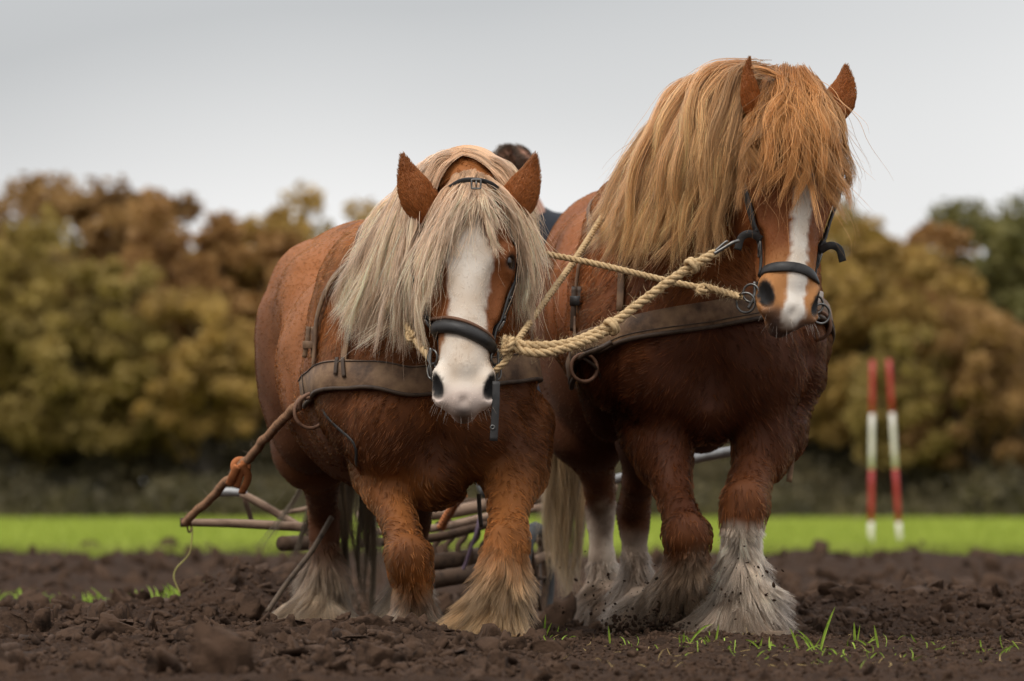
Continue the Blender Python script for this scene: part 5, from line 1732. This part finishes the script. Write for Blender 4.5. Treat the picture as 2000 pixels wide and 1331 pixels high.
front = [
    (-30, 385, 176, 0, 'brown', 'russet tree cut off by the left edge'),
    (150, 350, 182, 2, 'brown', 'tallest dark brown tree near the left edge'),
    (35, 470, 171, 3, 'olive', 'lower olive tree standing before the left edge trees'),
    (215, 520, 170, 1, 'olive', 'low olive tree in front of the tallest brown tree'),
    (305, 395, 180, 1, 'brown', 'round brown tree right of the tallest left tree'),
    (430, 385, 176, 0, 'rust', 'rusty brown tree in the middle of the left wood'),
    (545, 376, 178, 0, 'gold', 'golden tree left of the blond-maned horse back'),
    (400, 560, 169, 2, 'gold', 'low golden tree before the left wood'),
    (665, 470, 182, 1, 'gold', 'golden tree half hidden by the blond-maned horse'),
    (1690, 415, 174, 0, 'gold', 'yellow olive tree right of the ginger-maned horse head'),
    (1600, 455, 178, 3, 'olive', 'olive tree half hidden behind the ginger-maned horse'),
    (1820, 455, 180, 1, 'rust', 'reddish tree between the striped poles and the right edge'),
    (1930, 398, 184, 2, 'green', 'tall dark green tree near the right edge'),
    (2040, 385, 176, 0, 'green', 'dark tree cut off by the right edge'),
    (1760, 640, 168, 1, 'olive', 'low olive tree straight behind the striped poles'),
    (1910, 620, 169, 3, 'brown', 'low brown tree at the right end of the wood'),
]
for i, (px, top, d, v, k, lb) in enumerate(front):
    tree(px, top, d, v, k, lb, rot=i * 1.7, wid=[1.0, 1.12, .95, 1.05][i % 4])
# the deeper wood reads as one mass
rg = np.random.default_rng(77)
V, F, nv = [], [], 0
TV, TF, nt = [], [], 0
for i in range(54):
    px = -1100 + i * 78 + rg.normal(0, 25)
    d = rg.uniform(190, 215)
    me, mt, h = tree_variant(int(rg.integers(0, 4)))
    top = rg.uniform(420, 500) if px < 640 else (rg.uniform(540, 600) if px < 1480 else rg.uniform(470, 540))
    s = (CAMH + (HOR - top) / FPX * d) / h
    co = np.empty(len(me.vertices) * 3, np.float32); me.vertices.foreach_get('co', co); co = co.reshape(-1, 4, 3)[::3].reshape(-1, 3)
    a = rg.random() * 6.28
    co = np.stack([co[:, 0] * math.cos(a) - co[:, 1] * math.sin(a), co[:, 0] * math.sin(a) + co[:, 1] * math.cos(a), co[:, 2]], 1) * s + [(px - 1000) / FPX * d, d, 0]
    V.append(co)
    ct = np.empty(len(mt.vertices) * 3, np.float32); mt.vertices.foreach_get('co', ct); ct = ct.reshape(-1, 3) * s + [(px - 1000) / FPX * d, d, 0]
    TF += [[q + nt for q in p.vertices] for p in mt.polygons]
    TV.append(ct); nt += len(ct)
V = np.vstack(V)
wood = thing('woodland', 'deeper autumn wood massed behind the front trees', None, (0, 200, 0))
wood['kind'] = 'stuff'
o = mesh_obj('foliage', V, np.arange(len(V)).reshape(-1, 4), LEAF['olive'], wood, False)
o = mesh_obj('trunks', np.vstack(TV), TF, M['bark'], wood)
# undergrowth along the foot of the wood
n = 100000
d = 162 + 26 * rg.random(n) ** .7
x = rg.uniform(-1, 1, n) * d * .16
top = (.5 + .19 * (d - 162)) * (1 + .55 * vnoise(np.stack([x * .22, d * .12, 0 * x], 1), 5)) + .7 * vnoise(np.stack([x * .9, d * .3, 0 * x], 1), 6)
p = np.stack([x, d, rg.random(n) * np.maximum(top, .25)], 1)
nn = norm(rg.normal(0, 1, (n, 3))); u = norm(np.cross(nn, rg.normal(0, 1, (n, 3)))); v = np.cross(nn, u)
s = rg.uniform(.10, .2, n)[:, None]
V = np.stack([p - u * s, p - v * s * .6, p + u * s, p + v * s * .6], 1).reshape(-1, 3)
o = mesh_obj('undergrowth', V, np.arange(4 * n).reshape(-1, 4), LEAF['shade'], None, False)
tag(o, 'dark undergrowth along the foot of the wood', None, None, 'stuff')

# ----------------------------------------------------------------- ranging poles
M['red_paint'] = noise_mat('red_paint', (.30, .018, .014), (.36, .028, .022), 6, .5, 0, None, .4)
M['white_paint'] = noise_mat('white_paint', (.56, .51, .44), (.66, .61, .54), 6, .5, 0, None, .4)
def pole(label, bot, top, d, marks, lean):
    b, t = P(bot[0], bot[1], d), P(top[0], top[1], d)
    b[2] = -.05
    root = thing('ranging_pole', label, 'pole', tuple(b), 'red and white striped poles in the meadow')
    ys = [top[1]] + list(marks) + [None]
    col = ['red_paint', 'white_paint', 'red_paint', 'white_paint']
    f = lambda y: b if y is None else t + (b - t) * ((y - top[1]) / (bot[1] - top[1]))
    for i in range(4):
        tube('red_band' if i % 2 == 0 else 'white_band', [f(ys[i]), f(ys[i + 1])], PX(5.0, d), M[col[i]], root, 4, 14)
    tube('steel_tip', [b, b - [0, 0, .15]], PX(5, d), M['rust'], root, 3, 8, np.array([1, .6, .1]))
pole('upright red and white striped pole, the left one of two', (1701, 1064), (1704, 704), 62, (806, 912, 1012), 0)
pole('leaning red and white striped pole, the right one of two', (1758, 1062), (1736, 702), 63, (804, 910, 1012), 0)
# ----------------------------------------------------------------- the plough
M['old_wood'] = noise_mat('weathered_wood', (.11, .065, .042), (.23, .15, .10), 9, .8, .002, 60, .25, stretch=(1, 1, 1))
M['dark_iron'] = noise_mat('dark_iron', (.028, .017, .011), (.075, .045, .028), 20, .75, .001, 120, .15, .0, rough2=.95)
M['grey_metal'] = noise_mat('worn_grey_metal', (.18, .17, .165), (.30, .29, .28), 14, .45, 0, None, .5, .6)
st = thing('swingletree', 'round wooden bar hung behind the blond-maned horse', 'bar', tuple(P(460, 1024, 22.4)))
tube('bar', [P(354, 1021, 22.4), P(460, 1023, 22.4), P(575, 1029, 22.4), P(640, 1032, 22.4)], PX(8.5, 22.4), M['old_wood'], st, 20, 12, np.interp(np.linspace(0, 1, 20), [0, .04, .5, 1], [.75, .85, 1.05, 1.1]))
tube('end_ferrule', [P(352, 1021, 22.4), P(366, 1021, 22.4)], PX(8.8, 22.4), M['dark_iron'], st, 6, 12)
torus('end_hook', P(370, 1030, 22.36), (0.9, -.3, 0), PX(10, 22.4), .004, M['rust'], st)
pl = thing('plough', 'old iron wheeled plough with wooden beams drawn behind the team', 'plough', tuple(P(900, 1120, 23.5)))
tube('lever', [P(424, 962, 23.2), P(455, 962, 23.2), P(482, 966, 23.2)], PX(9, 23), M['grey_metal'], pl, 10, 12, np.array([.7, 1, 1, 1, 1, .95, .9, .8, .7, .7]))
tube('lever_arm', [P(470, 964, 23.2), P(510, 985, 23.2), P(560, 1015, 23.2), P(640, 1060, 23.2)], PX(8, 23), M['old_wood'], pl, 16, 10)
tube('brace', [P(478, 975, 23.25), P(486, 1000, 23.25), P(492, 1022, 23.25)], PX(5, 23), M['dark_iron'], pl, 8, 8)
tube('brace', [P(536, 1005, 23.3), P(580, 998, 23.3), P(640, 985, 23.3)], PX(5, 23), M['old_wood'], pl, 8, 8)
tube('hub', [P(552, 1062, 23.0), P(600, 1060, 23.2)], PX(15, 23), M['dark_iron'], pl, 6, 14)
tube('beam', [P(700, 1010, 23.3), P(860, 1003, 23.4), P(960, 985, 23.5), P(1060, 968, 23.7), P(1200, 950, 23.9)], PX(13, 23), M['old_wood'], pl, 24, 8)
tube('beam', [P(720, 1040, 23.1), P(850, 1032, 23.1), P(960, 1008, 23.3), P(1100, 985, 23.4)], PX(8, 23), M['old_wood'], pl, 24, 8)
tube('beam', [P(700, 1062, 23.2), P(850, 1050, 23.2), P(960, 1022, 23.4)], PX(9, 23), M['dark_iron'], pl, 20, 8)
for i, x in enumerate((845, 868, 892, 916, 938)):
    tube('spring_tine', [P(x + 10, 1022 - i * 3, 23.4), P(x + 18, 1045, 23.36), P(x + 2, 1068, 23.34), P(x + 6, 1092, 23.34), P(x - 8, 1118, 23.36)], PX(5.5, 23), M['dark_iron'], pl, 18, 8)
tube('roller', [P(838, 1100, 23.2), P(880, 1094, 23.3), P(935, 1085, 23.5)], PX(16, 23), M['dark_iron'], pl, 10, 14)
tube('roller', [P(835, 1136, 23.0), P(880, 1128, 23.1), P(930, 1120, 23.3)], PX(17, 23), M['dark_iron'], pl, 10, 14)
tube('draught_pole', [P(1190, 940, 23.6), P(1350, 898, 23.0), P(1440, 880, 22.6), P(1500, 868, 22.4)], PX(10, 22.8), M['grey_metal'], pl, 16, 10)
tube('hose', [P(1340, 872, 23.0), P(1400, 868, 22.9), P(1450, 855, 22.8)], PX(3.5, 22.8), M['dark_iron'], pl, 12, 8)
# wheel seen nearly edge on
wc = P(1046, 1130, 23.0)
wh = torus('wheel', wc, (.97, -.25, 0), .20, .030, noise_mat('black_rubber', (.010, .009, .009), (.03, .027, .025), 30, .8, .002, 90), pl, 1.0, 40)
torus('rim', wc, (.97, -.25, 0), .165, .016, M['dark_iron'], wh, 1.0, 36)
for k in range(6):
    a = k * math.pi / 3
    tube('spoke', [wc, wc + .165 * np.array([-.25 * math.cos(a), -.97 * math.cos(a), math.sin(a)])], .009, M['dark_iron'], wh, 4, 6)
tube('axle', [P(1040, 1098, 23.0), P(1068, 1085, 23.05), P(1100, 1082, 23.1)], PX(9, 23), M['old_wood'], pl, 8, 10)
tube('axle', [wc, P(960, 1125, 23.4), P(850, 1118, 23.6)], .018, M['dark_iron'], pl, 8, 8)
tube('seat_post', [P(980, 1010, 24.6), P(1010, 900, 24.9), P(1020, 760, 25.05)], .022, M['dark_iron'], pl, 12, 8)
sv = []
for i in range(9):
    for j in range(9):
        u, v = i / 4 - 1, j / 4 - 1
        sv.append(P(1020, 735, 25.05) + [u * .20, v * .18, .05 * (u * u + .6 * v * v * (v > 0)) - .02])
sf = [[i * 9 + j, i * 9 + j + 1, (i + 1) * 9 + j + 1, (i + 1) * 9 + j] for i in range(8) for j in range(8)]
so = mesh_obj('seat', sv, sf, M['rust'], pl)
md_ = so.modifiers.new('thick', 'SOLIDIFY'); md_.thickness = .012
rag = tag(tube('tie_cord', [P(938, 1005, 23.2), P(930, 1040, 23.15), P(918, 1075, 23.15), P(905, 1110, 23.15), P(880, 1140, 23.1)], .007, noise_mat('purple_cord', (.035, .02, .035), (.07, .04, .06), 30, .8), None, 20, 8), 'dark purple cord hanging from the plough beam', 'cord')
tag(rope('trace_rope', [P(905, 965, 22.4), P(888, 985, 22.6), P(868, 1018, 22.8), P(862, 1030, 22.85)], PX(9, 22.6), mat=M['orange_cloth'], fuzz=60), 'reddish trace rope between the forelegs of the blond-maned horse', 'rope')
tag(tube('hanging_strap', [P(935, 965, 20.6), P(937, 1000, 20.6), P(940, 1030, 20.6)], .008, M['leather_edge'], None, 10, 8), 'dark strap hanging under the belly of the blond-maned horse', 'strap')

# ----------------------------------------------------------------- the driver, seated behind the team
man = thing('person', 'person in a dark jacket bending forward behind the blond-maned horse', 'person', tuple(P(1020, 735, 25.0)))
D0 = 25.0
hip = P(1020, 690, D0 + .05)
nk = P(1035, 420, D0 + .02)
hd = P(1010, 345, D0 - .02)
Bs = Body((-.45, 23.9, .2), (.55, 25.8, 2.15), .0125)
up = norm(hd - P(1032, 405, D0))
fwd = norm(np.array([-.75, -.25, -.45]) - np.dot(np.array([-.75, -.25, -.45]), up) * up)
side = np.cross(up, fwd)
RM = np.stack([side, fwd, up], 1)
Bs.ell(hd + up * .03, (.078, .100, .105), RM, .03)
Bs.ell(hd - up * .045 + fwd * .035, (.062, .070, .085), RM, .04)
Bs.ell(hd + fwd * .105 - up * .03, (.014, .022, .028), RM, .02)      # nose
Bs.ell(hd + fwd * .085 - up * .075, (.028, .018, .012), RM, .02)     # mouth
Bs.ell(hd + fwd * .085 + up * .02, (.05, .02, .014), RM, .02)        # brow
for g in (-1, 1):
    Bs.ell(hd + side * g * .080 - fwd * .01 - up * .01, (.012, .024, .034), RM, .012)
Bs.chain([(hd - up * .05, .060), (nk, .062), (nk - [0, 0, .08], .08)], .04)
sh = [nk + np.array([g * .19, .02, -.09]) for g in (-1, 1)]
el = [sh[0] + np.array([-.06, -.12, -.27]), sh[1] + np.array([.06, -.12, -.27])]
ha = [el[0] + np.array([.08, -.24, -.04]), el[1] + np.array([-.08, -.24, -.04])]
for g in (0, 1):
    Bs.chain([(el[g], .045), (ha[g], .030)], .03)
    f0 = norm(ha[g] - el[g])
    palm = ha[g] + f0 * .07
    Bs.ell(palm, (.042, .045, .022), None, .02)
    for k in range(4):
        a = palm + f0 * .035 + np.array([(k - 1.5) * .021, 0, 0])
        L = [.030, .036, .034, .026][k]
        Bs.chain([(a, .0095), (a + f0 * L, .009), (a + f0 * L * 1.1 + [0, 0, -L], .0085), (a + f0 * L * .3 + [0, 0, -L * 1.3], .008)], .006)
    t0 = palm + np.array([.045 * (1 if g == 0 else -1), 0, 0])
    Bs.chain([(t0, .011), (t0 + f0 * .03 + [0, 0, -.015], .010), (t0 + f0 * .04 + [0, 0, -.04], .009)], .008)
v, f = Bs.mesh()
M['man_skin'] = noise_mat('skin', (.42, .20, .13), (.52, .27, .18), 14, .5, .0006, 200, .35)
mesh_obj('body', v, f, M['man_skin'], man)
Bj = Body((-.55, 23.9, .9), (.65, 25.8, 2.0), .014)
Bj.chain([(hip + [0, 0, .02], .19), (hip + [0, -.02, .25], .18), (nk + [0, .03, -.22], .19), (nk + [0, .02, -.12], .13)], .08)
Bj.chain([(sh[0], .10), (sh[1], .10)], .06)
for g in (0, 1):
    Bj.chain([(sh[g], .085), (el[g], .062), (el[g] * .25 + ha[g] * .75, .048)], .03)
Bj.chain([(nk + [-.02, .05, -.09], .085), (nk + [.03, .06, -.03], .075)], .03)
v, f = Bj.mesh()
mesh_obj('jacket', v, f, noise_mat('navy_jacket', (.005, .006, .010), (.012, .014, .020), 12, .75, .002, 40, .3), man)
Bt = Body((-.4, 23.9, .1), (.6, 25.8, 1.5), .016)
for g in (-1, 1):
    Bt.chain([(hip + [g * .09, 0, -.02], .12), (hip + [g * .14, -.45, -.08], .085), (hip + [g * .14, -.50, -.48], .06)], .04)
v, f = Bt.mesh()
mesh_obj('trousers', v, f, noise_mat('work_trousers', (.02, .022, .03), (.045, .048, .06), 12, .85, .002, 40, .2), man)
for g in (-1, 1):
    Bb = Body((-.4, 23.8, .1), (.6, 25.8, 1.2), .014)
    q = hip + [g * .14, -.50, -.52]
    Bb.chain([(q + [0, 0, .1], .062), (q + [0, 0, -.06], .055)], .03)
    Bb.chain([(q + [0, .03, -.07], .05), (q + [0, -.16, -.09], .042)], .03)
    v, f = Bb.mesh()
    mesh_obj('boot', v, f, M['black_leather'], man)
tube('footrest', [hip + [-.30, -.56, -.655], hip + [.30, -.56, -.655]], .016, M['dark_iron'], pl, 6, 8)
tube('footrest', [hip + [0, -.56, -.655], P(980, 1000, 24.3)], .016, M['dark_iron'], pl, 6, 8)
for g in (-1, 1):
    ec = hd + side * g * .030 + fwd * .094 + up * .006
    bm = bmesh.new()
    bmesh.ops.create_uvsphere(bm, u_segments=12, v_segments=8, radius=.011)
    me = bpy.data.meshes.new('eye')
    bm.to_mesh(me); bm.free()
    me.vertices.foreach_set('co', (np.array([q.co[:] for q in me.vertices]) + ec).astype(np.float32).ravel())
    me.materials.append(M['eye'])
    link('eye', me, man)
# short hair on the skull
n = 9000
dv = norm(RNG.normal(0, 1, (n, 3)))
loc = np.stack([dv @ side, dv @ fwd, dv @ up], 1)
dv = dv[(loc[:, 2] > -.15 + .75 * np.clip(loc[:, 1], 0, 1)) | ((loc[:, 1] < -.25) & (loc[:, 2] > -.75))]
p = Bs.snap(hd + up * .02 + dv * .10, 0, 10)
nr = Bs.grad(p)
D = norm(nr * .5 + fwd * .5 - up * .15 + .5 * vnoise3(p * 30, 3))
L = RNG.uniform(.015, .035, len(p))[:, None]
pts = np.stack([p, p + D * L * .5 + nr * L * .15, p + D * L], 1)
cj = RNG.uniform(.6, 1.4, len(p))
grey = smooth(.1, .5, vnoise(p * 16, 8))[:, None]
hc = (A3(.07, .040, .024) * (1 - grey) + A3(.11, .08, .06) * grey) * cj[:, None]
curves_obj('hair', pts, np.broadcast_to([.0012, .001, .0004], pts.shape[:2]), np.repeat(hc[:, None], 3, 1), M['mane'], man)
